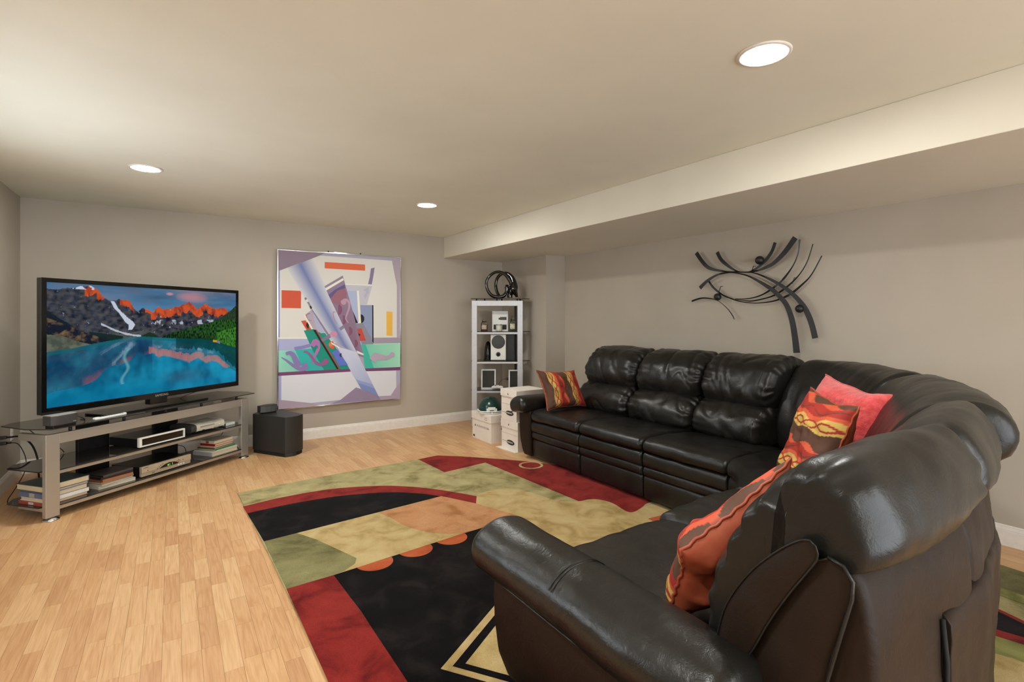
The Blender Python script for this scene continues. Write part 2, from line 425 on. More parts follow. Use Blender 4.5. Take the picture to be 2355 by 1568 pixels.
patch(ringp(2.815, 3.955, .115), 'p_cream', 'pile_ring'); patch(ringp(2.815, 3.955, .092), 'p_red', 'pile_ring')
patch([(2.735,2.451),(2.9,2.44),(3.1,2.1),(2.7,2.1)], 'p_orange')
patch([(3.86,.934),(3.80,.3),(3.42,.3),(3.5,.9),(3.6,1.3),(3.83,1.3)], 'p_olive')
patch([(3.53,.9),(3.44,.88),(3.38,.3),(3.5,.3)], 'p_green')
patch([(3.325,.95),(3.14,.45),(2.94,.45),(2.92,.9)], 'p_red'); patch([(3.295,.93),(3.13,.52),(3.10,.5),(2.99,.9)], 'p_black')
patch([(2.93,.9),(3.06,.3),(2.2,.3),(2.3,.9)], 'p_green'); patch(ringp(2.48,.55,.36), 'p_cream', 'pile_ring')

# ------------------------------------------------------------------ sectional sofa
sofa = thing('sectional_sofa', 'large black leather corner sofa with reclining seats and rolled arms', 'sofa', (2.6, 2.2, 0))
plan = catmull([(4.08,4.14,0),(4.08,3.6,0),(4.08,3.0,0),(4.07,2.4,0),(4.03,1.98,0),(3.86,1.54,0),(3.46,1.09,0),(2.95,.775,0),(2.45,.578,0),(2.05,.483,0),(1.75,.435,0),(1.45,.42,0),(1.13,.42,0)], 30)
PL = [0.0]
for i in range(1, len(plan)): PL.append(PL[-1]+(plan[i]-plan[i-1]).length)
def at(s):
    s = max(0, min(PL[-1], s)); j = int(np.searchsorted(PL, s))
    j = max(1, min(len(PL)-1, j)); a, b = plan[j-1], plan[j]
    t = (s-PL[j-1])/max(1e-9, PL[j]-PL[j-1]); p = a.lerp(b, t)
    d = (plan[min(j+3, len(plan)-1)]-plan[max(j-4, 0)]).normalized()
    return p, Vector((d.y, -d.x, 0))*-1 if False else Vector((d.y, -d.x, 0))
def s_of(x=None, y=None):
    best = min(range(len(plan)), key=lambda i: (abs(plan[i].x-x) if x is not None else abs(plan[i].y-y)) + (0 if (x is None or plan[i].y < 1.2) and (y is None or plan[i].x > 3.3) else 9))
    return PL[best]
def inward(s):
    p, n = at(s)
    c = Vector((2.2, 2.4, 0))-p
    return p, (n if n.dot(c) > 0 else -n)

def loft(name, stat, prof, mat, parent, R=0.06, npr=64, nst=40, wr=0.004, pleat=0.0, puff=0.0, seed=0, endcut=(True, True), sag=0.0, pl_ends=(True, True), pl_len=.055, pl_freq=None, smoothp=True, crease=0.0, notch=None, R_end=None):
    """sweep the closed profile (d, z) along stations; ends are rounded by radius R, faces get leather folds"""
    pr = catmull([(d, z, 0) for d, z in prof], 10, True) if smoothp else [Vector((d, z, 0)) for d, z in prof]
    pr = resample(pr, npr, True)
    c = Vector((sum(p.x for p in pr)/npr, sum(p.y for p in pr)/npr, 0))
    hx = (max(p.x for p in pr)-min(p.x for p in pr))/2; hz = (max(p.y for p in pr)-min(p.y for p in pr))/2
    nrm = []
    for i in range(npr):
        t = pr[(i+1)%npr]-pr[i-1]; nv = Vector((t.y, -t.x, 0)); nv.normalize()
        if nv.dot(pr[i]-c) < 0 and False: nv = -nv
        nrm.append(nv)
    area = sum(pr[i].x*pr[(i+1)%npr].y-pr[(i+1)%npr].x*pr[i].y for i in range(npr))
    if area < 0: nrm = [-v for v in nrm]
    L = stat['L']; f = stat['f']
    R = min(R, L*.49); RE = R if R_end is None else R_end
    xs = []
    k = 9
    a0 = [R*(1-math.cos(PI/2*i/k)) for i in range(k)] if endcut[0] else [0.0]
    k2 = k if R_end is None else 18
    a1 = [L-RE*(1-math.cos(PI/2*i/k2)) for i in range(k2)][::-1] if endcut[1] else [L]
    lo, hi = (R if endcut[0] else 0), (L-RE if endcut[1] else L)
    mid = [lo+(hi-lo)*i/(nst-1) for i in range(nst)]
    xs = a0+mid[(0 if endcut[0] else 1):(None if endcut[1] else -1)]+a1
    V = []; F = []
    for x in xs:
        e = 0.0
        if endcut[0] and x < R: e = R-math.sqrt(max(0, R*R-(R-x)**2))
        if endcut[1] and x > L-RE: e = RE-math.sqrt(max(0, RE*RE-(x-(L-RE))**2))
        kx = max(.15, 1-e/hx); kz = max(.15, 1-e/hz)
        o, n, W = f(x)
        dist0 = x if pl_ends[0] else 9; dist1 = L-x if pl_ends[1] else 9
        pf = math.sin(PI*min(1, max(0, x/L)))**.6 if L > 0 else 0
        for i, p in enumerate(pr):
            q = Vector((c.x+(p.x-c.x)*kx, c.y+(p.y-c.y)*kz, 0))
            if puff: q += nrm[i]*puff*pf
            u = i/npr
            wp = Vector((x*4+seed*7.3, q.x*4, q.y*4))
            dd = wr*noise.noise(wp*1.2)*1.6 + wr*.6*noise.noise(wp*3.1)
            if crease:
                rv = 1-abs(noise.noise(Vector((x*7+seed*3.1+q.y*3, q.x*2.5, q.y*2.5))))*2
                dd -= crease*max(0, rv-.72)*3.2
            if pleat:
                for de, sg in ((dist0, 1), (dist1, -1)):
                    if de < .28:
                        ph = u*(pl_freq or npr*.62)+noise.noise(Vector((u*9, seed+sg, 0)))*5+de*8*sg
                        dd += pleat*math.exp(-max(0, de-R*.3)/pl_len)*math.sin(ph)*(.6+.8*abs(noise.noise(Vector((u*13, seed*2.2+sg, 3)))))
            q += nrm[i]*dd
            if notch and L-x < .16:
                nu, nw, nd = notch
                q += nrm[i]*(-nd*math.exp(-((u-nu)/nw)**2)*math.exp(-((L-x-.02)/.055)**2))
            zq = q.y - (sag*pf if q.y > c.y else 0)
            base = o+n*(q.x*W)
            V.append((base.x, base.y, zq))
    ns = len(xs)
    for i in range(ns-1):
        for j in range(npr): F.append((i*npr+j, (i+1)*npr+j, (i+1)*npr+(j+1)%npr, i*npr+(j+1)%npr))
    for idx, rev in ((0, False), (ns-1, True)):
        ring = [idx*npr+j for j in range(npr)]
        cx = [sum(V[r][k_] for r in ring)/npr for k_ in range(3)]
        V.append(tuple(cx)); ci = len(V)-1
        for j in range(npr):
            t = (ring[j], ring[(j+1)%npr], ci); F.append(t[::-1] if rev else t)
    me = mesh(V, F)
    bm = bmesh.new(); bm.from_mesh(me); bmesh.ops.recalc_face_normals(bm, faces=bm.faces); bm.to_mesh(me); bm.free()
    return link(name, me, mat, parent, smooth=True, world=True)

def path_st(s0, s1):
    def f(x):
        p, n = inward(s0+x); return p, n, 1.0
    return dict(L=s1-s0, f=f)
def lin_st(p0, p1, n):
    a, b = Vector((*p0, 0)), Vector((*p1, 0)); n = Vector((*n, 0)); L = (b-a).length
    return dict(L=L, f=lambda x: (a.lerp(b, x/L), n, 1.0))

# seams between the cushions, as lengths along the back
sb = [0.0, s_of(y=3.43), s_of(y=2.71), s_of(y=1.98), s_of(y=1.10), s_of(x=2.47), s_of(x=1.81), PL[-1]]
UP = [(.36,.71),(.44,.74),(.475,.82),(.455,.91),(.40,1.00),(.31,1.065),(.20,1.095),(.10,1.08),(.04,1.02),(.02,.94),(.05,.86),(.14,.78),(.26,.72)]
LUM = [(.50,.455),(.57,.50),(.585,.58),(.545,.66),(.46,.725),(.36,.75),(.25,.72),(.20,.60),(.22,.49),(.36,.44)]
TALL = [(.40,.46),(.425,.60),(.405,.72),(.335,.88),(.25,1.00),(.15,1.065),(.05,1.075),(-.02,1.04),(-.05,.97),(-.03,.89),(.02,.875),(.09,.91),(.15,.84),(.22,.66),(.27,.48),(.33,.44)]
TALN = [(.40,.46),(.425,.60),(.405,.72),(.335,.88),(.25,1.00),(.16,1.065),(.09,1.075),(.045,1.03),(.022,.97),(.018,.925),(.04,.90),(.09,.925),(.15,.85),(.22,.66),(.27,.48),(.33,.44)]
NOTCH_U = 0.36
for i in range(3):
    loft('back_cushion', path_st(sb[i]+.003, sb[i+1]-.003), UP, 'leather', sofa, R=.085, npr=130, pl_freq=105, pl_len=.075, pleat=.008, puff=.012, seed=i+1, wr=.008, crease=.008)
    loft('lumbar_cushion', path_st(sb[i]+.006, sb[i+1]-.006), LUM, 'leather_worn', sofa, R=.07, pl_freq=90, pl_len=.075, pleat=.008, puff=.012, seed=i+11, wr=.006, crease=.009, npr=110)
for i in (3, 4):
    loft('back_cushion', path_st(sb[i]+.002, sb[i+1]-.002), TALL, 'leather', sofa, R=.06, pleat=.004, puff=.016, seed=i+1, wr=.006, nst=46, crease=.004)
loft('back_cushion', path_st(sb[5]+.002, sb[6]-.002), TALN, 'leather', sofa, R=.06, pleat=.005, puff=.014, seed=7, wr=.005, nst=50, npr=90)
loft('back_cushion', path_st(sb[6]+.002, sb[7]+.035), TALN, 'leather', sofa, R=.055, R_end=.13, pl_len=.085, pl_freq=115, pleat=.009, puff=.02, seed=8, wr=.007, nst=80, npr=260, notch=(NOTCH_U, .018, .06))
# boxed side panel of the near cushion with its seam
def side_patch(name, outline, x, bulge, mat):
    P = resample(catmull([(y, z, 0) for y, z in outline], 8, True), 60, True)
    c = sum(P, Vector())/60; V = []; F = []
    for k in range(8):
        t = k/7
        for p in P:
            q = c+(p-c)*t; wv = noise.noise(Vector((q.x*16, q.y*16, 2)))*.006*(1-t)
            V.append((x-bulge*(1-t**2.4)+wv, q.x, q.y))
    for k in range(7):
        for j in range(60): F.append((k*60+j, k*60+(j+1)%60, (k+1)*60+(j+1)%60, (k+1)*60+j))
    link(name, mesh(V, F), mat, sofa, smooth=True, world=True)
    B().tube([(x-.002, p.x, p.y) for p in P+[P[0]]], .0022, 5).out('seam', 'leather', sofa, smooth=True, world=True)
side_patch('cushion_side', [(.557,.922),(.608,.890),(.687,.805),(.749,.702),(.775,.612),(.775,.560),(.735,.555),(.692,.610),(.644,.710),(.598,.794),(.556,.862),(.540,.895)], 1.108, .010, 'leather_side')
side_patch('frame_side', [(.524,.893),(.546,.885),(.582,.828),(.629,.75),(.679,.65),(.731,.544),(.78,.42),(.84,.2),(.78,.07),(.62,.07),(.570,.35),(.532,.633),(.503,.753),(.484,.832),(.482,.865),(.500,.888)], 1.122, .014, 'leather_side')
B().tube(catmull([(1.10,.80,.535),(1.095,.797,.52),(1.098,.792,.49),(1.092,.80,.465),(1.094,.803,.45)], 5), .0012, 5).out('loose_thread', 'white_plastic', sofa, smooth=True, world=True)
# shell behind the cushions, one padded board per module
SHELL = [(.035,.045),(.03,.30),(.025,.60),(.035,.80),(.06,.875),(.105,.895),(.15,.86),(.20,.72),(.27,.56),(.33,.40),(.33,.06),(.18,.04)]
for a, b, sd in ((0, s_of(y=1.98), 21), (s_of(y=1.98), s_of(x=2.47), 22)):
    loft('back_frame', path_st(a+.004, b-.004), SHELL, 'leather_side', sofa, R=.02, wr=.006, seed=sd, npr=48, nst=40)
xs_slit = s_of(x=1.72)
loft('back_frame', path_st(s_of(x=2.47)+.004, xs_slit-.003), SHELL, 'leather_side', sofa, R=.02, wr=.008, seed=23, npr=60, nst=40)
loft('back_frame', path_st(xs_slit+.003, PL[-1]-.002), SHELL, 'leather_side', sofa, R=.022, wr=.007, seed=24, npr=72, nst=50)
# draped panel of the outer back with its open slit
FLAP = [(.028,.05),(.020,.34),(.012,.58),(.014,.66),(.026,.71),(.034,.66),(.036,.40),(.04,.05)]
loft('back_panel', path_st(s_of(x=2.40), s_of(x=1.478)), FLAP, 'leather_side', sofa, R=.003, wr=.008, seed=31, npr=40, nst=60)
B().tube([(1.470, .446, .695), (1.471, .438, .60), (1.472, .438, .40), (1.473, .442, .06)], .006, 6).out('slit', 'hole', sofa, smooth=True, world=True)
# piping along the top of the near frame end
xe = 1.117
B().tube([(xe-.004, .42+d, z) for d, z in [(.105,.897),(.075,.890),(.058,.865),(.060,.83),(.080,.75),(.109,.63),(.147,.35),(.19,.08)]], .004, 6).out('piping', 'leather', sofa, smooth=True, world=True)
# seats
SEAT = [(-.012,.425),(-.004,.462),(.04,.488),(.15,.498),(.35,.492),(.55,.478),(.66,.46),(.69,.42),(.60,.39),(.30,.385),(.05,.388),(.0,.398)]
ys = [4.14, 3.43, 2.71, 1.99]
for i in range(3):
    loft('seat_cushion', lin_st((2.95, ys[i]-.003), (2.95, ys[i+1]+.003), (1, 0)), SEAT, 'leather', sofa, R=.035, pleat=.003, puff=.006, seed=41+i, wr=.005, sag=.004)
xs2 = [1.165, 1.885, 2.52]
for i in range(2):
    loft('seat_cushion', lin_st((xs2[i]+.003, 1.585+.05*i), (xs2[i+1]-.003, 1.585+.085*i), (0, -1)), SEAT, 'leather_worn', sofa, R=.04, pleat=.003, puff=.008, seed=51+i, wr=.006, crease=.003, nst=50)
Q = catmull([(2.53,1.66,0),(2.62,1.70,0),(2.76,1.78,0),(2.87,1.88,0),(2.94,1.985,0)], 12)
sW0, sW1 = s_of(x=2.47), s_of(y=1.99)
def wedge_f(x, L=0.52):
    t = x/L; j = t*(len(Q)-1); k = int(min(len(Q)-2, j)); q = Q[k].lerp(Q[k+1], j-k)
    p, _ = at(sW0+(sW1-sW0)*t); d = p-q; return q, d.normalized(), d.length/1.02
loft('seat_cushion', dict(L=.52, f=wedge_f), SEAT, 'leather', sofa, R=.03, pleat=.003, puff=.006, seed=61)
# footrest panels
B1 = [(0,.285),(-.008,.33),(.0,.372),(.03,.384),(.10,.38),(.10,.285),(.03,.278)]
B2 = [(.006,.215),(-.001,.245),(.006,.272),(.03,.279),(.10,.275),(.10,.21),(.03,.208)]
B3 = [(.016,.045),(.008,.12),(.010,.19),(.03,.208),(.10,.205),(.10,.04),(.03,.035)]
segs = [((2.95, ys[i]-.004), (2.95, ys[i+1]+.004), (1, 0)) for i in range(3)] + [((xs2[i]+.004, 1.585+.05*i), (xs2[i+1]-.004, 1.585+.085*i), (0, -1)) for i in range(2)]
for k, (a, b, n) in enumerate(segs):
    for nm, bp in (('footrest_roll', B1), ('footrest_band', B2), ('footrest_panel', B3)):
        loft(nm, lin_st(a, b, n), bp, 'leather', sofa, R=.018, pleat=.0025 if nm != 'footrest_panel' else .001, seed=70+k, wr=.003, npr=36, nst=24)
def wq(x):
    q, n, W = wedge_f(x); return q, n, 1.0
loft('footrest_panel', dict(L=.52, f=wq), [(.01,.045),(.0,.20),(.0,.34),(.02,.38),(.10,.38),(.10,.04),(.03,.035)], 'leather', sofa, R=.015, seed=81, npr=40, nst=20)
# inner base
B().box(3.06, 3.85, 2.0, 4.12, .03, .39).box(1.18, 2.5, .72, 1.47, .03, .39).prism([(2.5,1.5),(3.06,2.0),(3.7,2.0),(3.6,1.5),(3.2,1.1),(2.5,.80)], .03, .39).out('base', 'leather_side', sofa, world=True)
# arms: w grows outwards from the seat edge
PAD = [(-.012,.50),(-.012,.565),(.03,.608),(.11,.622),(.18,.602),(.228,.560),(.236,.510),(.215,.462),(.17,.45),(.10,.462),(.02,.47)]
def arm(edge, front, back, ax, sgn, overhang, shift=0.0):
    """ax 'y': arm runs along Y at X=edge (outwards is sgn in X); ax 'x': runs along X at Y=edge"""
    L = abs(back-front)
    def f(x):
        if ax == 'y':
            o = Vector((edge, front-x, 0)); n = Vector((sgn, 0, 0))
        else:
            o = Vector((front+x, edge, 0)); n = Vector((0, sgn, 0))
        return o, n, 1.0
    loft('arm_pad', dict(L=L, f=f), PAD, 'leather_worn', sofa, R=.055, npr=64, nst=50, wr=.004, seed=91 if ax == 'y' else 92, pleat=.002, pl_ends=(False, True))
    prof = [(.0,.035),(.0,.485),(.10,.475),(.192,.462),(.196,.40),(.192,.30),(.175,.18),(.135,.08),(.10,.035)]
    st = dict(L=L-overhang, f=lambda x: f(x+overhang))
    loft('arm_panel', st, prof, 'leather_side', sofa, R=.025, npr=60, nst=30, wr=.002, seed=95, smoothp=False)
    r = []; w_, z_ = .205, .455
    for i in range(30):
        x = .02+(L-.06)*i/29; o, n, _ = f(x); r.append(tuple(o+n*w_)[:2]+(z_,))
    B().tube(r, .0045, 6).out('piping', 'leather', sofa, smooth=True, world=True)
arm(1.165, 1.725, .66, 'y', -1, .115)
arm(4.14, 2.83, 3.95, 'x', 1, .10)
# stitched seams across the near arm pad
for yy in (1.235, 1.222):
    pts = []
    for p in resample(catmull([(d, z, 0) for d, z in PAD], 10, True), 64, True):
        if p.y > .47: pts.append((1.165-p.x, yy, p.y, p.x))
    pts.sort(key=lambda t: t[3]); pts = [(a, b, c+.0012) for a, b, c, _ in pts if True]
    B().tube([p for p in pts if p[2] > .56], .0016, 5).out('seam', 'leather', sofa, smooth=True, world=True)

# ------------------------------------------------------------------ pillows
def srgb(c): return np.array(lin(c)[:3])
CB, CR, CO, CY = srgb((92, 62, 48)), srgb((170, 52, 44)), srgb((212, 92, 62)), srgb((214, 180, 96))
def pattern(u, v):
    """stripes running along v whose edges wave; u across the stripes"""
    ph = 2*PI*v
    x = (u*2.0) % 1.0
    w1 = .05*math.sin(ph*2.0+1.0); w2 = .06*math.sin(ph*2.0+2.6)
    if x < .27+w1: c = CB
    elif x < .54+w2: c = CY
    elif x < .64+w2*.6: c = CO
    elif x < .86+w1: c = CR
    else: c = CB if x > .93-w2 else CO
    y1 = .41+.085*math.sin(ph*2.0); y2 = .41-.085*math.sin(ph*2.0)
    if .30+w1 < x < .56 and (abs(x-y1) < .022 or abs(x-y2) < .022): c = CR
    if .60 < x < .84 and abs(x-.73-.07*math.sin(ph*2+2)) < .02*abs(math.sin(ph)) : c = CB
    return c
def pillow(name, label, BL, BR, TR, TL, nout, thick, kind, N=100, rot=False, pinch=.12, grp=None):
    """corner points in world space, nout the side that shows the print"""
    BL, BR, TR, TL = map(Vector, (BL, BR, TR, TL)); n = Vector(nout).normalized()
    c = (BL+BR+TR+TL)/4
    root = thing(name, label, 'pillow', (c.x, c.y, min(BL.z, BR.z)-.0), 0, grp)
    for side, nm in ((1, 'cover_front'), (-1, 'cover_back')):
        V = []; F = []; Cc = []
        for i in range(N+1):
            for j in range(N+1):
                u, v = i/N, j/N
                a, b = 2*u-1, 2*v-1
                # concave sides, pointed corners
                uu = .5+(u-.5)*(1-(pinch+.06*noise.noise(Vector((b*1.7, a*.8, c.x*3))))*(1-b*b)); vv = .5+(v-.5)*(1-(pinch+.06*noise.noise(Vector((a*1.7, b*.8, c.y*3))))*(1-a*a))
                p = BL*(1-uu)*(1-vv)+BR*uu*(1-vv)+TR*uu*vv+TL*(1-uu)*vv
                h = ((1-a**4)*(1-b**4))**.55
                wr = noise.noise(Vector((u*4+c.x*9, v*4, side*3.0+c.y)))*.022+noise.noise(Vector((u*12, v*12, c.x)))*.006
                if kind == 'fluff': wr += noise.noise(Vector((u*34, v*34, c.x)))*.0035
                edge = min(u, v, 1-u, 1-v)
                p = p+n*side*(thick*.5*h+wr*min(1, edge*9)) 
                V.append(p); 
                if kind == 'print': Cc.append((*((pattern(v, u) if rot else pattern(u, v))*(1.0)), 1))
        for i in range(N):
            for j in range(N):
                q = (i*(N+1)+j, (i+1)*(N+1)+j, (i+1)*(N+1)+j+1, i*(N+1)+j+1)
                F.append(q)
        me = mesh(V, F)
        if kind == 'print' and side == 1:
            setcol(me, Cc); mt = 'fabric_print'
        else: mt = 'coral' if kind == 'fluff' else 'rust'
        bm = bmesh.new(); bm.from_mesh(me)
        bm.faces.ensure_lookup_table()
        fn = bm.faces[len(bm.faces)//2]; fn.normal_update()
        if fn.normal.dot(n*side) < 0: bmesh.ops.reverse_faces(bm, faces=bm.faces)
        bm.to_mesh(me); bm.free()
        link(nm, me, mt, root, smooth=True, world=True)
    # flange around the rim
    rim = []
    for t in range(120):
        k = t/120*4; e = int(k); f_ = k-e
        u, v = [(f_, 0), (1, f_), (1-f_, 1), (0, 1-f_)][e]
        a, b = 2*u-1, 2*v-1
        uu = .5+(u-.5)*(1-(pinch+.06*noise.noise(Vector((b*1.7, a*.8, c.x*3))))*(1-b*b)); vv = .5+(v-.5)*(1-(pinch+.06*noise.noise(Vector((a*1.7, b*.8, c.y*3))))*(1-a*a))
        p = BL*(1-uu)*(1-vv)+BR*uu*(1-vv)+TR*uu*vv+TL*(1-uu)*vv
        rim.append(p+n*.003*math.sin(t*1.7))
    rim.append(rim[0])
    B().tube(rim, .005, 6, cap=False).out('piping', 'coral' if kind == 'fluff' else 'rust', root, smooth=True, world=True)
    return root
mm = M('coral_plush', (226, 84, 84), .95, spec=.2); v_ = mm.wcoord()
mm.base(mm.ramp(mm.noise(v_, 30, 3), [(.3, (206, 62, 66)), (.7, (238, 98, 98))])); mm.b.inputs['Sheen Weight'].default_value = .5
mm.bump(mm.noise(v_, 180, 3), .8, .006); MAT['coral'] = mm.m
pillow('throw_pillow', 'wavy striped brown, red and yellow pillow against the far sofa arm', (2.99,3.93,.51), (3.50,3.95,.505), (3.42,4.05,.86), (2.93,4.03,.89), (0,-1,.2), .16, 'print', grp='wavy striped pillows')
pillow('throw_pillow', 'wavy striped pillow in the sofa corner, leaning on the coral pillow', (2.86,1.60,.505), (2.56,1.24,.51), (2.70,1.13,.97), (2.98,1.49,1.0), (-.77,.60,.25), .17, 'print', rot=True, grp='wavy striped pillows')
pillow('throw_pillow', 'plain coral plush pillow in the sofa corner behind a striped pillow', (3.10,1.66,.51), (2.86,1.16,.51), (3.02,1.08,1.0), (3.27,1.55,1.05), (-.80,.5,.3), .23, 'fluff')
pillow('throw_pillow', 'wavy striped pillow with rust side on the near seat beside the arm', (1.62,1.01,.51), (1.22,1.03,.505), (1.185,.945,.735), (1.60,.86,.95), (0,.90,.44), .15, 'print', rot=True, grp='wavy striped pillows')

# ------------------------------------------------------------------ television stand
RS = math.atan2(.643, .766)
S0 = (-.682, 4.702, 0)
st = thing('tv_stand', 'long silver metal television stand with smoked glass shelves', 'tv stand', S0, RS)
for x in (-.044, 1.645):
    B().box(x, x+.086, 0, .035, .022, .588).out('leg', 'steel', st, bevel=.002)
    B().lathe([(.048, 0), (.05, .004), (.035, .012), (.018, .016), (.012, .024)], (x+.043, .02, 0), 24).out('foot', 'chrome', st, smooth=True)
B().box(.042, 1.645, .002, .033, .518, .588).out('top_rail', 'steel', st, bevel=.002)
B().box(.042, 1.645, .004, .03, .308, .33).out('shelf_rail', 'steel', st, bevel=.001)
B().box(.042, 1.645, .004, .03, .062, .086).out('shelf_rail', 'steel', st, bevel=.001)
for x in (-.03, 1.69):
    B().box(x, x+.03, .035, .30, .535, .585).out('side_rail', 'steel', st, bevel=.002)
    B().box(x, x+.03, .035, .30, .058, .086).out('side_rail', 'steel', st, bevel=.002)
GL = [(-.02,-.012),(1.80,-.012),(1.86,.12),(1.80,.47),(.04,.50),(-.05,.44),(-.07,.16)]
B().prism([(x, y) for x, y in GL], .622, .630).out('glass_top', 'smoked_glass', st, bevel=.001)
GS = [(.044,.0),(1.643,.0),(1.643,.04),(1.72,.12),(1.70,.42),(.02,.44),(-.06,.36),(-.05,.06),(.044,.04)]
B().prism(GS, .331, .339).out('glass_shelf', 'smoked_glass', st)
B().prism(GS, .087, .095).out('glass_shelf', 'smoked_glass', st)
for x in (.12, .5, .85, 1.2, 1.6):
    B().lathe([(.011, .588), (.011, .622)], (x, .02, 0), 16).out('spacer', 'black_metal', st, smooth=True)
for x in (.42, 1.05): B().box(x, x+.24, .40, .43, .0, .62).out('rear_column', 'black_metal', st, bevel=.003)
B().lathe([(.028, 0), (.028, .004)], (.54, .399, .46), 20, 'y').out('cable_hole', 'hole', st)

# television
tv = thing('television', 'large flat television with a black bezel showing a mountain lake', 'television', (S0[0], S0[1], .630), RS)
TX0, TX1, TY, TZ0, TZ1 = -.012, 1.70, .10, .085, 1.04
tb = B().box(TX0, TX1, TY, TY+.045, TZ0, TZ1).box(TX0+.3, TX1-.3, TY+.045, TY+.09, TZ0+.1, TZ1-.25)
tb.out('housing', 'black_plastic', tv, bevel=.004)
BW, BB = .030, .045
bz = B()
for q in ((TX0,TX0+BW,TZ0,TZ1),(TX1-BW,TX1,TZ0,TZ1),(TX0+BW,TX1-BW,TZ1-BW,TZ1),(TX0+BW,TX1-BW,TZ0,TZ0+BB)):
    bz.box(q[0], q[1], TY-.008, TY, q[2], q[3])
bz.out('bezel', 'gloss_black', tv)
B().box(.80, .96, .13, .19, .03, .22).out('neck', 'gloss_black', tv, bevel=.006)
B().box(.42, 1.34, .085, .33, .0005, .014).out('base', 'gloss_black', tv, bevel=.006)
text('lettering', 'SAMSUNG', .026, (.815, TY-.0085, TZ0+.012), (1,0,0), (0,0,1), 'mid_grey', tv, world=False, depth=.0003)

# the picture: mountains, forest and their mirror image in a lake, painted per grid vertex
NX, NZ = 470, 262
def fbm(x, z, o=4, seed=0.0):
    a, f, r = 1.0, 1.0, 0.0
    for k in range(o): r += a*noise.noise(Vector((x*f+seed, z*f, seed*1.7))); a *= .5; f *= 2.1
    return r
xs_ = np.linspace(0, 1, NX+1); zs_ = np.linspace(0, 1, NZ+1)
def interp(x, tab): return float(np.interp(x, [t[0] for t in tab], [t[1] for t in tab]))
# heights above the bottom of the screen
ridge = [(0,.955),(.03,.945),(.07,.955),(.11,.965),(.14,.985),(.18,.985),(.205,.965),(.225,.91),(.25,.87),(.27,.86),(.30,.885),(.35,.875),(.375,.80),(.395,.775),(.42,.815),(.45,.79),(.475,.77),(.50,.835),(.53,.795),(.58,.815),(.63,.845),(.68,.885),(.705,.845),(.735,.81),(.76,.845),(.785,.875),(.83,.825),(.88,.82),(.91,.84),(.945,.79),(1,.80)]
hill = [(0,0),(.49,.47),(.50,.50),(.53,.545),(.58,.575),(.65,.60),(.72,.635),(.80,.665),(.87,.70),(.92,.76),(.96,.80),(1,.865)]
shore = [(0,.445),(.10,.465),(.20,.50),(.33,.535),(.42,.545),(.50,.53),(.60,.515),(.75,.50),(.86,.47),(.93,.42),(1,.385)]
slope1 = [(0,.78),(.06,.70),(.12,.62),(.16,.59),(.20,.56),(.26,.55),(1,.4)]
def mix(a, b, t): t = min(1, max(0, t)); return a*(1-t)+b*t
C_ = {k: srgb(v) for k, v in dict(sky1=(84,138,180), sky2=(56,92,126), cloud=(112,124,146), pink=(186,132,138), rock=(56,62,76), rock2=(92,88,88), rock3=(26,32,46),
      glow=(206,84,44), glow2=(150,62,44), snow=(196,204,220), scree=(92,94,96), tree=(24,52,30), tree2=(50,98,34), tree3=(14,30,24), warm=(128,104,72),
      lake=(12,108,140), lake2=(10,70,108), lake3=(22,140,160), deep=(16,44,84), lpink=(196,128,116), lgrey=(60,96,122)).items()}
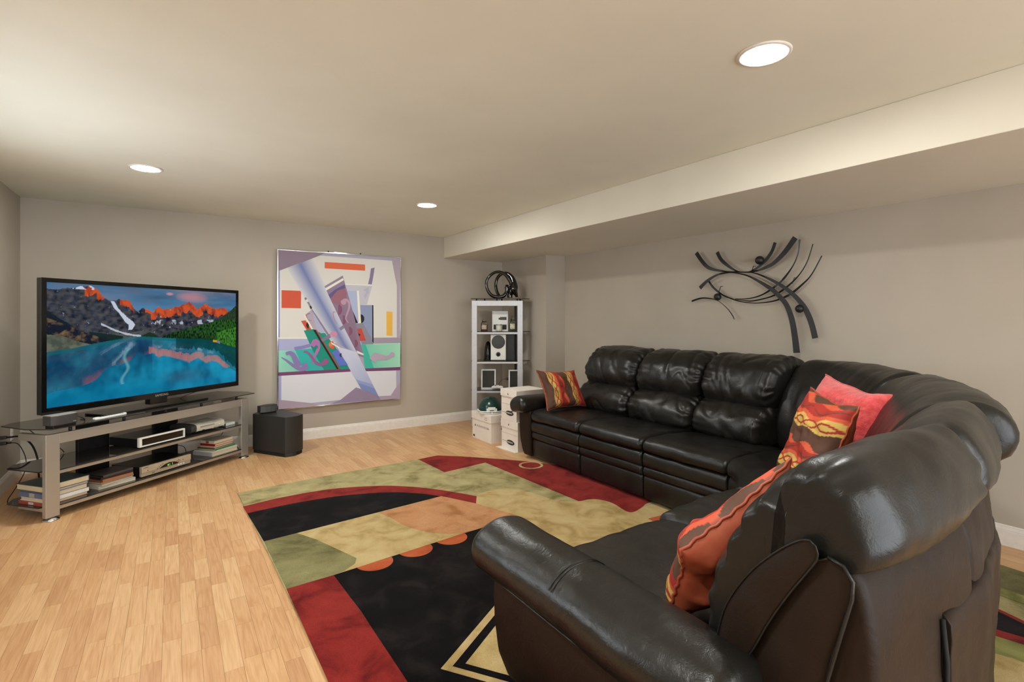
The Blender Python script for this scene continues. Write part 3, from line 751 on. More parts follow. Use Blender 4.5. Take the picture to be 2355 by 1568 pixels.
def land(x, z):
    rd = interp(x, ridge)+.008*fbm(x*60, 0, 3, 2.0); hl = interp(x, hill)+.012*abs(noise.noise(Vector((x*170, 0, 5))))-.004; s1 = interp(x, slope1)+.012*fbm(x*30, z*8, 3, 5)
    if x > .49 and z < hl:
        t = noise.noise(Vector((x*150, z*34, 1)))
        c = mix(C_['tree'], C_['tree2'], .35+t*.9+(x-.75)*1.2)
        if t < -.15: c = C_['tree3']
        c = mix(c, C_['tree3'], (.06-(z-interp(x, shore)))*9 if x < .85 else 0)
        if x > .86 and z < .62-.4*(1-x): c = mix(c, srgb((70,140,44)), .5+t)
        if x > .80 and z > hl-.13 and z > .7: c = mix(c, srgb((44,54,46)), .7)
        return c
    if z < s1 and x < .26:
        t = fbm(x*40, z*22, 4, 8)
        if z < interp(x, [(0,.585),(.06,.57),(.12,.52),(.2,.48),(.3,.4)]): return mix(srgb((104,108,92)), srgb((72,80,72)), .5+t)
        c = mix(C_['rock3'], C_['warm'], .15+t*.9) if z < .72-x*.8 else mix(srgb((30,40,44)), C_['rock3'], .5+t)
        return c
    if z < rd:
        t = fbm(x*34, z*14+x*12, 5, 3); l = .5+.5*noise.noise(Vector((x*14, z*90+x*30, 4)))
        st_ = noise.noise(Vector((x*26+z*20, z*26-x*34, 6))); c = mix(mix(C_['rock3'], C_['rock'], .5+t*1.3), C_['rock2'], l*.5+st_*.7)
        top = rd-z
        far = x > .46
        if far and top < .085+.03*t and z > .70: c = mix(mix(C_['glow'], C_['glow2'], .3-t*.9), C_['rock3'], max(0, -t)*.5)
        if .15 < x < .235 and top < .07+.5*(x-.15)+.03*t and top < .13 and z > .985-(.235-x)*1.4-.10*(x > .2) and t > -.55: c = mix(C_['glow'], C_['glow2'], .4-t)
        if .10 < x < .19 and z > .958 and t > -.1: c = C_['snow']
        if .305 < x < .375 and top < .055+.02*t: c = mix(C_['glow'], C_['glow2'], .4-t)
        if .43 < x < .47 and top < .03: c = C_['glow']
        if .49 < x < .53 and top < .05: c = C_['glow']
        # gullies filled with snow
        gx = interp(z, [(.60,.355),(.655,.365),(.72,.33),(.80,.292),(.86,.272)])
        if .61 < z < .865 and abs(x-gx) < .008+.012*max(0, 1-abs(z-.68)*12)+.003*t: c = C_['snow']
        g2 = interp(x, [(.22,.665),(.28,.61),(.33,.575),(.38,.555),(.41,.55)])
        if .22 < x < .41 and abs(z-g2) < .008+.005*t: c = mix(C_['snow'], C_['scree'], .2)
        if z < .66-.25*abs(x-.42)-(.06 if x > .3 else 0) and .27 < x < .49 and abs(z-g2) > .01: c = mix(C_['scree'], srgb((58,66,66)), .4+t*.8)
        if far and .655 < z < .70 and t > .25: c = mix(C_['snow'], c, .3)
        if fbm(x*70, z*50, 3, 9) > .78: c = mix(c, C_['snow'], .5)
        if .17 < x < .34 and z < .60-(x-.17)*.3 and z > .5 and x < .32: c = srgb((26,46,42))
        if .42 < x < .49 and z < .585-(abs(x-.455))*.8: c = srgb((30,52,38))
        return c
    t = fbm(x*3.2, z*9, 4, 11)
    c = mix(mix(C_['sky1'], C_['sky2'], (z-.75)*3), C_['cloud'], .45+t)
    c = mix(c, srgb((54,80,106)), max(0, .25+fbm(x*2.5+3, z*7, 3, 17))*.9*min(1, max(0, (x-.22)*5)))
    if .60 < x < .84: c = mix(c, C_['pink'], .9*max(0, 1-((x-.70)/.11)**2-((z-.93)/.06)**2)+.15*t)
    if .53 < x < .60: c = mix(c, srgb((206,146,146)), .9*max(0, 1-((x-.565)/.025)**2-((z-.955)/.018)**2))
    return c
def water(x, z):
    sh = interp(x, shore); k = sh-z
    # mirrored height above the shore, softened and streaked
    jit = .010*noise.noise(Vector((x*160, z*6, 3)))
    blur = [land(min(1, max(0, x+dx+jit)), min(.93, sh+.008+max(0, k/.66+dz))) for dx, dz in ((0,0),(.008,.014),(-.008,.022),(.004,-.016),(-.004,.0))]
    m = sum(blur)/5
    t = fbm(x*10, z*5, 3, 13)
    base = mix(srgb((8,96,130)), srgb((20,140,168)), .4+t*.9)
    high = sh+k/.66
    c = mix(base, m*.8+base*.35, .55)
    if high > interp(x, ridge): c = mix(base, srgb((34,148,190)), .35+.5*t)
    if x < .47: c = mix(c, C_['deep'], .8*min(1, max(0, .5+fbm(x*9, z*3, 3, 21)))*min(1, max(0, z-.10)*5))
    orange = float(m[0])/(float(m[2])+.01)
    if x > .45 and orange > 1.6 and high < interp(x, ridge)+.02: c = mix(c, C_['lpink'], .35+.4*abs(noise.noise(Vector((x*90, z*9, 7)))))
    if .50 < x < .86 and z < .22: c = mix(c, srgb((48,92,124)), .7*math.exp(-((x-.66)/.12)**2-((z-.13)/.07)**2))
    c = mix(c, srgb((10,112,150)), .75*min(1, max(0, .16-z)*9)) if x < .55 else mix(c, srgb((18,120,160)), .5*min(1, max(0, .10-z)*9))
    if k < .03: c = mix(c, srgb((24,100,104)), .6)
    if .60 < x and k < .10+.05*noise.noise(Vector((x*60, 0, 2)))+.16*max(0, x-.86)*6: c = mix(c, srgb((10,52,50)), .75)
    sx = .335+.06*(z-.30)+.012*math.sin(z*30)
    if .12 < z < .44 and abs(x-sx) < .012: c = mix(c, srgb((120,190,196)), .55*(1-abs(x-sx)/.012))
    return c
V = []; Cc = []
X0, X1, Z0, Z1 = TX0+BW, TX1-BW, TZ0+BB, TZ1-BW
for j in range(NZ+1):
    z = zs_[j]
    for i in range(NX+1):
        x = xs_[i]; V.append((X0+(X1-X0)*x, TY-.004, Z0+(Z1-Z0)*z))
        c = water(x, z) if z < interp(x, shore) else land(x, z)
        if .835 < x < .885 and abs(z-interp(x, shore)+.005) < .012: c = srgb((196,150,40)) if x < .86 else srgb((120,120,130))
        Cc.append((c[0], c[1], c[2], 1))
F = [(j*(NX+1)+i, j*(NX+1)+i+1, (j+1)*(NX+1)+i+1, (j+1)*(NX+1)+i) for j in range(NZ) for i in range(NX)]
me = mesh(V, F); setcol(me, Cc); o = link('screen', me, 'screen', tv); o['label'] = 'lit screen showing orange peaks above a blue lake'

# things on the stand (local frame of the stand through this helper)
def on_stand(x, y, z):
    c, s = math.cos(RS), math.sin(RS); return (S0[0]+x*c-y*s, S0[1]+x*s+y*c, z)
GT, GM, GB = .6302, .3392, .0952
t = thing('center_speaker', 'small grey curved satellite speaker on the left end of the glass top', 'speaker', on_stand(.072, .035, GT), RS+.05)
fp = [(-.088,.045),(-.088,-.03),(-.055,-.044),(0,-.049),(.055,-.044),(.088,-.03),(.088,.045)]
B().prism([(x, y) for x, y in fp], .016, .082).out('cabinet', 'dark_grey', t, bevel=.004)
B().prism([(x*.97, y*.95) for x, y in fp], .082, .086).out('top_plate', 'mid_grey', t, bevel=.002)
B().box(-.075, .075, -.035, .04, 0, .016).out('base', 'black_plastic', t, bevel=.003)
text('lettering', 'BOSE', .010, (.045, -.0475, .026), (1,.13,0), (0,0,1), 'mid_grey', t, world=False)
t = thing('remote_control', 'slim silver remote control lying on the glass top before the television', 'remote', on_stand(.41, .04, GT), RS+.06)
bm_ = B().prism([(-.125,-.014),(-.10,-.022),(.11,-.019),(.125,-.01),(.125,.012),(.11,.02),(-.10,.022),(-.125,.014)], 0.0, .018)
bm_.out('body', 'white_plastic', t, bevel=.005)
kb = B()
for i in range(9):
    for j in (-1, 0, 1): kb.box(-.085+i*.021, -.074+i*.021, j*.011-.004, j*.011+.004, .018, .0205)
kb.out('buttons', 'dark_grey', t)['kind'] = 'stuff'
# receiver with silver picture-frame front
t = thing('receiver', 'black audio receiver with a silver framed front on the middle shelf', 'receiver', on_stand(.82, .20, GM), RS)
B().box(-.19, .20, -.16, .16, .006, .072).out('body', 'black_plastic', t, bevel=.003)
fr = B().box(-.20, .21, -.185, -.16, .073, .085).box(-.20, .21, -.185, -.16, .008, .017).box(-.20, -.178, -.185, -.16, .017, .073).box(.20, .21, -.185, -.16, .017, .073)
fr.out('front_frame', 'white_plastic', t, bevel=.001); B().box(-.178, .20, -.172, -.161, .017, .073).out('display', 'gloss_black', t)
for x in (-.17, .13):
    for y in (-.15, .1): B().box(x, x+.04, y, y+.04, 0, .006).out('foot', 'black_plastic', t)
# game console
t = thing('game_console', 'off-white game console lying flat on the middle shelf', 'game console', on_stand(1.29, .17, GM), RS)
V_ = []
cb = B()
prof = [(-.125,.015),(-.13,.04),(-.125,.068),(-.10,.078),(.0,.082),(.09,.08),(.125,.06),(.125,.012)]
def xb(x0, x1, sc_): return [(x, y, z*sc_) for x in (x0, x1) for y, z in prof]
n_ = len(prof)
def loftbox(x0, x1, s0, s1, ymul=1):
    v = [(x0, y*ymul, .004+z*s0) for y, z in prof]+[(x1, y*ymul, .004+z*s1) for y, z in prof]
    return v, [(i, (i+1)%n_, n_+(i+1)%n_, n_+i) for i in range(n_)]+[tuple(range(n_)), tuple(range(n_, 2*n_))[::-1]]
v, f = loftbox(-.12, .06, 1.06, .96); cb.add(v, f); v, f = loftbox(.06, .185, .96, 1.0); cb.add(v, f)
cb.out('shell', 'cream_plastic', t, bevel=.004)
v, f = loftbox(-.175, -.12, 1.0, 1.03, .97); B().add(v, f).out('hard_drive', 'dark_grey', t, bevel=.004)
B().box(-.08, .07, -.1335, -.128, .052, .062).out('disc_tray', 'mid_grey', t); B().box(-.06, -.04, -.1335, -.128, .02, .028).out('port', 'hole', t)
B().lathe([(.012, 0), (.012, .004)], (.13, -.130, .045), 20, 'y').out('power_button', 'white_plastic', t, smooth=True)
t = thing('router', 'small white box at the right end of the middle shelf', 'adapter', on_stand(1.585, .12, GM), RS)
B().box(-.06, .05, -.05, .05, 0, .028).out('body', 'white_plastic', t, bevel=.004)
B().box(-.062, -.055, -.045, .045, .004, .022).out('side_strip', 'dark_grey', t)
# cable box
t = thing('cable_box', 'champagne coloured cable box with green digits on the bottom shelf', 'cable box', on_stand(.865, .20, GB), RS)
B().box(-.215, .225, -.15, .16, .004, .082).out('body', 'black_plastic', t, bevel=.002)
B().box(-.22, .23, -.178, -.15, .036, .086).out('upper_front', 'champagne', t, bevel=.002)
B().box(-.22, .23, -.172, -.15, .006, .035).out('lower_front', 'champagne', t, bevel=.002)
B().prism([(-.07,0),(-.05,.012),(-.02,.024),(.02,.030),(.06,.026),(.09,.016),(.11,0)], 0, .002)
dm = B().prism([(-.07,0),(-.05,.012),(-.02,.024),(.02,.030),(.06,.026),(.09,.016),(.11,0)], 0, .002).me()
dm.transform(Matrix(((1,0,0,0),(0,0,-1,-.178),(0,1,0,.038),(0,0,0,1)))); link('display', dm, 'gloss_black', t)
text('digits', '4:1', .024, (.0, -.1805, .0405), (1,0,0), (0,0,1), 'led', t, world=False)
text('digits', '1', .024, (.042, -.1805, .0425), (1,0,0), (0,0,1), 'led', t, world=False)
kb = B()
for x, z in ((-.085,.042),(-.072,.052),(-.057,.061),(-.04,.069),(.095,.058),(.108,.066),(.121,.058),(.108,.050),(.15,.058),(-.17,.05)):
    kb.lathe([(.0035, 0), (.0035, .002)], (x, -.178, z), 10, 'y')
kb.out('buttons', 'ink', t)['kind'] = 'stuff'
kb = B()
for x in (.11, .135, .16): B().lathe([(.0085, 0), (.0085, .003)], (x, -.172, .024), 14, 'y').out('jack', 'white_plastic', t)
text('lettering', 'SCIENTIFIC', .009, (-.208, -.1785, .073), (1,0,0), (0,0,1), 'ink', t, world=False)
text('lettering', 'DVR', .012, (-.13, -.1725, .016), (1,0,0), (0,0,1), 'ink', t, world=False)

# books and cases: cover + page block, each a thing
def book(label, x, y, z, wx, wy, h, cover, spine='left', rz=0.0, group=None, cat='book', page='paper', band=None):
    """x, y centre in the stand's frame, z bottom; the spine faces left, front or right"""
    t = thing('book' if cat == 'book' else 'disc_case', label, cat, on_stand(x, y+.014, z), RS+rz, group)
    ct = min(.003, h*.18)
    c = B().box(-wx/2, wx/2, -wy/2, wy/2, 0, ct).box(-wx/2, wx/2, -wy/2, wy/2, h-ct, h)
    if spine == 'left': c.box(-wx/2, -wx/2+ct, -wy/2, wy/2, ct, h-ct); pb = (-wx/2+ct, wx/2-.004, -wy/2+.004, wy/2-.004)
    elif spine == 'front': c.box(-wx/2, wx/2, -wy/2, -wy/2+ct, ct, h-ct); pb = (-wx/2+.004, wx/2-.004, -wy/2+ct, wy/2-.004)
    else: c.box(wx/2-ct, wx/2, -wy/2, wy/2, ct, h-ct); pb = (-wx/2+.004, wx/2-ct, -wy/2+.004, wy/2-.004)
    m = plain('cover_'+str(len(bpy.data.materials)), cover, .4)
    c.out('cover', m, t)
    B().box(*pb, ct, h-ct).out('pages', page, t)
    if band:
        bm2 = plain('band_'+str(len(bpy.data.materials)), band, .5)
        if spine == 'front': B().box(-wx*.08, wx*.02, -wy/2-.0008, -wy/2+.001, ct, h-ct).out('spine_label', bm2, t)
        else: B().box(-wx/2-.0008, -wx/2+.001, -wy*.1, wy*.1, ct, h-ct).out('spine_label', bm2, t)
    return z+h
g = 'big books piled at the left end of the stand'
z = GB
z = book('red spined book at the bottom of the left pile on the stand', .115, .16, z, .285, .25, .022, (160,70,56), 'left', band=(206,196,190), group=g)
z = book('white covered book second from the bottom of the left pile', .12, .155, z, .28, .25, .026, (226,222,214), 'front', group=g)
z = book('blue spined book in the middle of the left pile', .115, .16, z, .275, .255, .034, (96,110,146), 'left', band=(170,170,160), group=g)
z = book('thin book with a grey cover lying under the thick top book', .12, .16, z, .27, .25, .016, (150,146,160), 'right', group=g)
z = book('thick book with cream pages on top of the left pile', .112, .16, z, .30, .265, .042, (58,74,78), 'right', -.01, group=g)
g = 'disc cases and booklets piled beside the cable box'
z = GB
for lab, h, c, pg, wx in (('white magazine at the bottom of the disc case pile', .022, (206,202,196), 'paper', .27), ('pale disc case just above the white magazine', .014, (170,160,140), 'cream_plastic', .25),
        ('tan disc case in the middle of the disc case pile', .014, (150,120,90), 'cream_plastic', .25), ('red and tan disc case under the black cases', .017, (170,110,80), 'rust', .225),
        ('lower black disc case with white title lettering', .018, (40,34,36), 'black_plastic', .235), ('top black disc case with a grey cover picture', .016, (74,66,66), 'black_plastic', .235)):
    z0 = z; z = book(lab, .475+rnd.uniform(-.008,.008), .13, z, wx, .19, h, c, 'front' if 'magazine' not in lab else 'right', rnd.uniform(-.08,.08), g, 'disc case' if 'magazine' not in lab else 'magazine', pg)
text('title', 'BREAKING BAD', .0, (0,0,0), (1,0,0), (0,0,1), 'ink') if False else None
g = 'books piled at the right end of the stand'
z = GB
for lab, h, c, sp, wx, wy, dx, bd in (('wide pale book at the bottom of the right pile', .034, (170,166,160), 'left', .29, .24, 0, None), ('thin white booklet over the wide pale book', .010, (210,206,196), 'left', .28, .235, .004, None),
        ('green covered thin book in the right pile', .014, (50,120,66), 'front', .25, .20, .012, None), ('brown thin book above the green one', .010, (90,70,52), 'left', .23, .20, .0, None),
        ('cream paperback with soft edges under the red book', .014, (196,180,150), 'left', .22, .17, .01, None), ('red spined paperback second from the top of the right pile', .022, (150,30,36), 'left', .235, .17, .02, None),
        ('cream spined paperback with a red stripe on top of the right pile', .026, (206,196,176), 'left', .225, .165, .015, (150,60,50))):
    z = book(lab, 1.475+dx, .13, z, wx, wy, h, c, sp, rnd.uniform(-.04,.04), g, 'book', 'paper', bd)

# cords by the left wall
def cord(name, label, pts, r, mat='black_plastic', n=8):
    P = catmull(pts, 8); o = B().tube(P, r, 7).out(name, mat, smooth=True); return tag(o, label, 'cable')
def outlet(label, y, z, gang=1):
    t = thing('wall_outlet', label, 'outlet', (XL, y, z))
    w2 = .036*gang
    B().box(0, .006, -w2, w2, -.058, .058).out('cover_plate', 'trim', t, bevel=.002)
    for k in range(gang):
        for dz in (-.022, .022): B().box(.006, .009, -w2+.02+.072*k, -w2+.052+.072*k, dz-.014, dz+.014).out('socket', 'white_plastic', t, bevel=.002)
outlet('white outlet cover low on the left wall beside the room corner', 5.96, .42)
outlet('white double outlet at the left frame edge with black plugs', 5.50, .44, 2)
def power(label, y, z, pts, r):
    t = thing('power_cable', label, 'cable', (XL+.009, y, z))
    B().box(0, .05, -.014, .014, -.012, .012).out('plug', 'black_plastic', t, bevel=.004)
    B().tube([(.05,0,0),(.075,0,0)], .0075, 8).out('strain_relief', 'black_plastic', t, smooth=True)
    B().tube(catmull(pts, 8), r, 7).out('cord', 'black_plastic', t, smooth=True, world=True)
power('thick black power cable looping from the upper plug down behind the books', 5.516, .462, [(-1.05,5.516,.462),(-.99,5.50,.46),(-.92,5.46,.40),(-.88,5.42,.30),(-.87,5.40,.20),(-.86,5.40,.10),(-.84,5.41,.02),(-.80,5.42,.008)], .007)
power('thin black power cable hanging from the lower plug to the floor', 5.516, .418, [(-1.05,5.516,.418),(-1.0,5.50,.40),(-.95,5.44,.30),(-.95,5.40,.20),(-.99,5.34,.10),(-1.02,5.27,.03),(-.98,5.22,.008),(-.86,5.26,.006),(-.74,5.34,.006)], .0032)
def scord(label, pts, r=.003): return cord('video_cable', label, [on_stand(*p) for p in pts], r)
scord('thin black cable hanging under the right side of the television', [(1.42,.20,.86),(1.41,.17,.77),(1.42,.16,.745),(1.45,.16,.75),(1.475,.17,.76),(1.47,.18,.735),(1.42,.19,.715),(1.33,.21,.70),(1.25,.26,.67),(1.22,.30,.64)])
scord('black speaker cable behind the small grey satellite speaker', [(.20,.07,.675),(.24,.08,.655),(.27,.10,.634),(.28,.16,.634)], .0025)
scord('black cable hanging from the middle shelf down to the right book pile', [(1.60,.30,.345),(1.66,.28,.30),(1.67,.26,.24),(1.64,.26,.20),(1.66,.24,.16)], .003)
scord('black cable drooping between the shelves behind the cable box', [(1.02,.38,.30),(.98,.37,.24),(1.06,.37,.215),(1.2,.37,.21),(1.32,.37,.17),(1.36,.38,.10)], .003)
scord('thin black cable drooping behind the middle shelf on the left', [(.10,.46,.60),(.17,.45,.52),(.25,.45,.46),(.33,.45,.38),(.36,.46,.345)], .003)

# ------------------------------------------------------------------ subwoofer and satellite
sw = thing('subwoofer', 'charcoal black subwoofer box standing on the floor right of the stand', 'subwoofer', (.93, 5.80, 0))
fpw = [(.70,5.955),(.945,5.56),(1.02,5.565),(1.09,5.605),(1.135,5.665),(1.00,6.06),(.80,6.14)]
loc = lambda P: [(x-.93, y-5.80) for x, y in P]
B().prism(loc(fpw), .035, .40).out('cabinet', 'sub_black', sw, bevel=.004)
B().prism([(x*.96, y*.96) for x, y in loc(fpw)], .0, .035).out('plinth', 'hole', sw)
for q in ((.945,5.575),(1.01,5.585)):
    pass
B().prism(loc([(.945,5.56),(1.02,5.565),(1.055,5.583),(1.05,5.62),(.95,5.62)]), .0, .036).out('foot', 'sub_black', sw)
# port on the right-front face
a, b = Vector((1.05-.93, 5.582-5.80)), Vector((1.133-.93, 5.665-5.80)); d = (b-a).normalized(); nn = Vector((d.y, -d.x))
def face_quad(u0, u1, z0, z1, th, mat, nm):
    p0, p1 = a+d*u0, a+d*u1
    B().prism([tuple(p0-nn*.004), tuple(p1-nn*.004), tuple(p1+nn*th), tuple(p0+nn*th)], z0, z1).out(nm, mat, sw)
face_quad(.006, .075, .11, .165, .001, 'hole', 'port'); face_quad(.004, .09, .075, .095, .004, 'sub_black', 'port_lip')
text('lettering', 'BOSE', .02, tuple(a+d*.035+nn*.002)+(.205,), (d.x, d.y, 0), (0,0,1), 'mid_grey', sw, world=False)
t = thing('satellite_speaker', 'small black satellite speaker sitting on the subwoofer', 'speaker', (.845, 5.93, .40), .35)
fp = [(-.095,.045),(-.095,-.02),(-.05,-.04),(0,-.045),(.05,-.04),(.09,-.02),(.09,.045),(.03,.075)]
B().prism(fp, .012, .082).out('cabinet', 'sub_black', t, bevel=.004); B().box(-.07, .07, -.03, .04, 0, .012).out('base', 'black_plastic', t)
B().prism([(x*.98, y-.0015) for x, y in fp[1:6]]+[(0, 0)], .018, .076).out('grille', 'grille', t)

# ------------------------------------------------------------------ abstract painting
pt = thing('abstract_painting', 'large abstract painting in pale blue, teal, orange and mauve in a thin clear frame', 'painting', (1.69, YB, .38))
px0, px1, pz0, pz1 = -.706, .707, .008, 1.768
fr = B()
for q in ((px0-.012,px0,pz0-.012,pz1+.012),(px1,px1+.012,pz0-.012,pz1+.012),(px0,px1,pz1,pz1+.012),(px0,px1,pz0-.012,pz0)):
    fr.box(q[0], q[1], -.066, -.010, q[2], q[3])
fr.out('frame', 'chrome', pt, bevel=.0015)
B().box(px0, px1, -.050, -.008, pz0, pz1).out('canvas', 'white_plastic', pt)
B().box(-.10, .05, -.05, -.004, pz1+.012, pz1+.022).out('hanger', 'chrome', pt, bevel=.002)
# print polygons given in a 1096 x 1416 drawing frame, bilinear over the canvas
KX = [(92,75),(1184,132),(1177,1385),(92,1490)]
def inv_bil(x, y):
    u = v = .5
    for _ in range(12):
        Ax = [(1-u)*(1-v), u*(1-v), u*v, (1-u)*v]
        X_ = sum(w_*k[0] for w_, k in zip(Ax, KX)); Y_ = sum(w_*k[1] for w_, k in zip(Ax, KX))
        dxu = (1-v)*(KX[1][0]-KX[0][0])+v*(KX[2][0]-KX[3][0]); dxv = (1-u)*(KX[3][0]-KX[0][0])+u*(KX[2][0]-KX[1][0])
        dyu = (1-v)*(KX[1][1]-KX[0][1])+v*(KX[2][1]-KX[3][1]); dyv = (1-u)*(KX[3][1]-KX[0][1])+u*(KX[2][1]-KX[1][1])
        det = dxu*dyv-dxv*dyu; ex, ey = x-X_, y-Y_
        u += (ex*dyv-ey*dxv)/det; v += (dxu*ey-dyu*ex)/det
    # perspective foreshortening across the width (near side on the left is larger)
    h0, h1 = 1415.0, 1253.0
    uu = u*h1/(h0*(1-u)+h1*u)
    return uu, v
PV = []; PF = []; PC = []; lay = [0]
def poly(pts, col, cols=None):
    lay[0] += 1; y = -.0502-lay[0]*.00008; k = len(PV)
    for i, (x, yy) in enumerate(pts):
        u, v = inv_bil(x, yy); u = min(1, max(0, u)); v = min(1, max(0, v))
        PV.append((px0+(px1-px0)*u, y, pz1-(pz1-pz0)*v)); PC.append((*(srgb(cols[i]) if cols else srgb(col)), 1))
    PF.append(tuple(range(k, k+len(pts))))
def stroke(pts, w0, w1, col, capr=True):
    P = catmull([(x, y, 0) for x, y in pts], 6); n = len(P); Lp, Rp = [], []
    for i, p in enumerate(P):
        t = P[min(i+1, n-1)]-P[max(i-1, 0)]; t.normalize(); nv = Vector((-t.y, t.x, 0)); w_ = (w0+(w1-w0)*i/(n-1))/2
        Lp.append(p+nv*w_); Rp.append(p-nv*w_)
    for i in range(n-1): poly([(Lp[i].x, Lp[i].y), (Lp[i+1].x, Lp[i+1].y), (Rp[i+1].x, Rp[i+1].y), (Rp[i].x, Rp[i].y)], col); lay[0] -= 1
    lay[0] += 1
def disc(cx, cy, r, col, a0=0, a1=2*PI, sy=1): poly([(cx+r*math.cos(a0+(a1-a0)*i/20), cy+r*sy*math.sin(a0+(a1-a0)*i/20)) for i in range(21 if a1-a0 < 6 else 20)], col)
WH = (214, 211, 204)
poly(KX, (170,164,184))
poly([(92,75),(500,100),(465,118),(280,190),(107,257),(92,257)], (140,122,138))
poly([(1112,140),(1184,140),(1184,860),(1155,860),(1155,380)], (172,158,168))
poly([(92,257),(107,257),(107,855),(92,855)], (152,158,196))
poly([(107,257),(280,190),(465,118),(1112,155),(1155,380),(1152,845),(940,848),(940,905),(700,905),(107,860)], WH)
poly([(940,846),(1152,842),(1180,845),(1180,893),(940,903)], (156,146,160))
poly([(840,903),(1180,891),(1180,897),(840,908)], (222,220,206))
poly([(508,175),(870,193),(870,248),(508,232)], (214,98,58)); poly([(122,432),(297,436),(295,592),(122,590)], (203,82,52)); poly([(1060,610),(1115,612),(1112,828),(1060,826)], (226,175,75))
poly([(922,228),(956,218),(945,290),(930,370),(896,368),(912,300)], (130,118,150))
poly([(92,866),(365,860),(400,900),(380,965),(92,972)], (166,170,206)); poly([(92,852),(360,850),(366,862),(92,867)], (226,222,206))
poly([(92,970),(250,965),(380,950),(735,1100),(725,1128),(92,1165)], None, [(150,212,192),(110,196,178),(60,176,160),(20,150,135),(16,145,130),(150,206,186)])
poly([(245,965),(385,950),(530,1140),(320,1150)], (44,172,165)); poly([(320,790),(400,775),(520,815),(560,880),(720,1095),(722,1126),(500,1140),(400,970)], (15,140,120))
poly([(835,908),(1180,893),(1180,1105),(865,1122)], None, [(110,196,170),(160,214,184),(160,214,184),(90,190,168)]); poly([(835,908),(872,908),(945,1118),(865,1122)], (62,176,156))
poly([(92,1165),(735,1125),(735,1152),(92,1196)], (115,65,105)); poly([(865,1122),(1180,1106),(1180,1134),(875,1150)], (115,65,105))
poly([(120,1195),(735,1152),(1145,1137),(1145,1285),(1095,1362),(990,1368),(830,1305),(785,1292),(645,1405),(380,1435),(120,1410)], (212,212,218))
poly([(92,1196),(120,1195),(120,1410),(92,1410)], (156,160,198)); poly([(92,1410),(120,1410),(380,1435),(470,1455),(92,1490)], (168,148,164))
poly([(645,1405),(785,1292),(985,1368),(1010,1400),(560,1440)], (144,128,152)); poly([(1145,1285),(1180,1245),(1180,1385),(1000,1398),(1000,1368),(1095,1362)], (168,152,168))
poly([(170,235),(285,190),(700,945),(540,860)], None, [(206,206,208),(112,124,172),(112,124,172),(206,206,208)])
poly([(285,190),(400,143),(790,975),(700,945)], None, [(112,124,172),(210,208,208),(196,198,212),(112,124,172)])
poly([(690,370),(935,378),(885,550),(830,555),(830,600),(740,560)], (188,186,196)); poly([(690,366),(935,374),(933,383),(692,376)], (226,224,208))
poly([(850,420),(900,395),(905,440),(870,500),(855,470),(880,440)], (176,172,190))
poly([(705,430),(795,430),(812,715),(745,600)], (166,176,204)); poly([(825,555),(935,555),(940,885),(835,905),(780,722),(830,718)], (136,147,178))
poly([(780,722),(850,718),(940,880),(940,903),(840,907)], (134,132,148)); disc(828, 678, 33, (28,24,34), -PI/2, PI/2, 1.2)
poly([(795,428),(812,428),(832,715),(810,718)], (228,224,206)); poly([(932,555),(943,555),(943,895),(932,880)], (20,18,28)); poly([(722,490),(740,570),(805,715),(782,720),(745,620)], (30,26,40))
poly([(795,768),(835,762),(875,873),(820,877)], (192,72,60)); poly([(805,805),(827,820),(812,838)], (40,24,30))
poly([(508,395),(670,300),(690,370),(760,620),(855,1010),(790,975),(660,720),(540,470)], None, [(140,124,148),(140,124,148),(146,126,142),(136,116,136),(140,124,150),(130,96,120),(130,88,110),(132,112,140)])
poly([(548,465),(685,395),(705,450),(700,520),(640,560),(580,545)], (146,96,114)); poly([(540,470),(560,500),(620,430),(690,405),(686,372),(600,420)], (92,84,128))
for cx, cy, r in ((628,600,36),(668,690,32),(725,790,30),(775,900,28)): disc(cx, cy, r, (126,78,102), -PI/2, PI/2, 1.3)
stroke([(655,535),(690,510),(722,530),(725,580),(705,640),(695,680),(718,715)], 26, 8, (182,142,162)); disc(676, 532, 24, (182,142,162))
poly([(512,410),(670,317),(678,335),(520,430)], (228,224,208)); poly([(505,392),(668,294),(674,310),(511,405)], (142,126,148))
poly([(790,962),(852,990),(852,1004),(797,985)], (228,224,214)); poly([(797,988),(848,1006),(850,1022),(812,1010)], (136,112,146))
poly([(615,930),(690,950),(790,975),(985,1368),(830,1305),(740,1150)], None, [(196,200,218),(198,202,220),(198,200,218),(150,162,206),(140,154,204),(186,192,216)])
poly([(785,1222),(930,1262),(950,1300),(800,1250)], (142,156,200)); poly([(800,1250),(950,1300),(985,1368),(830,1305)], (122,138,190)); 
poly([(295,705),(335,698),(385,778),(345,785)], (200,75,50)); disc(372, 740, 32, (28,24,30), PI*.6, PI*1.5, 1.1)
poly([(330,650),(388,605),(440,660),(500,810),(440,800),(403,775)], (172,158,172)); poly([(400,620),(430,650),(505,810),(470,812),(430,770),(415,700)], (166,170,196))
stroke([(375,635),(345,650),(355,690),(385,700)], 10, 6, (140,116,140))
poly([(318,655),(330,648),(403,775),(388,778)], (228,222,204)); poly([(385,598),(395,598),(552,830),(534,838)], (132,122,150)); poly([(350,535),(366,532),(384,568),(370,575)], (136,128,140))
poly([(370,573),(384,566),(395,590),(380,598)], (30,28,30)); poly([(335,518),(352,510),(360,528),(346,534)], (228,222,204)); poly([(325,500),(340,492),(348,510),(334,518)], (126,116,146))
poly([(402,780),(422,780),(630,1128),(615,1130)], (24,20,22)); poly([(422,780),(433,780),(643,1126),(630,1128)], (150,84,66))
poly([(470,865),(550,815),(562,850),(485,888)], (120,116,142)); poly([(632,765),(672,735),(685,760),(650,785)], (130,126,144)); disc(587, 817, 32, (196,134,160), 0, 2*PI, .8)
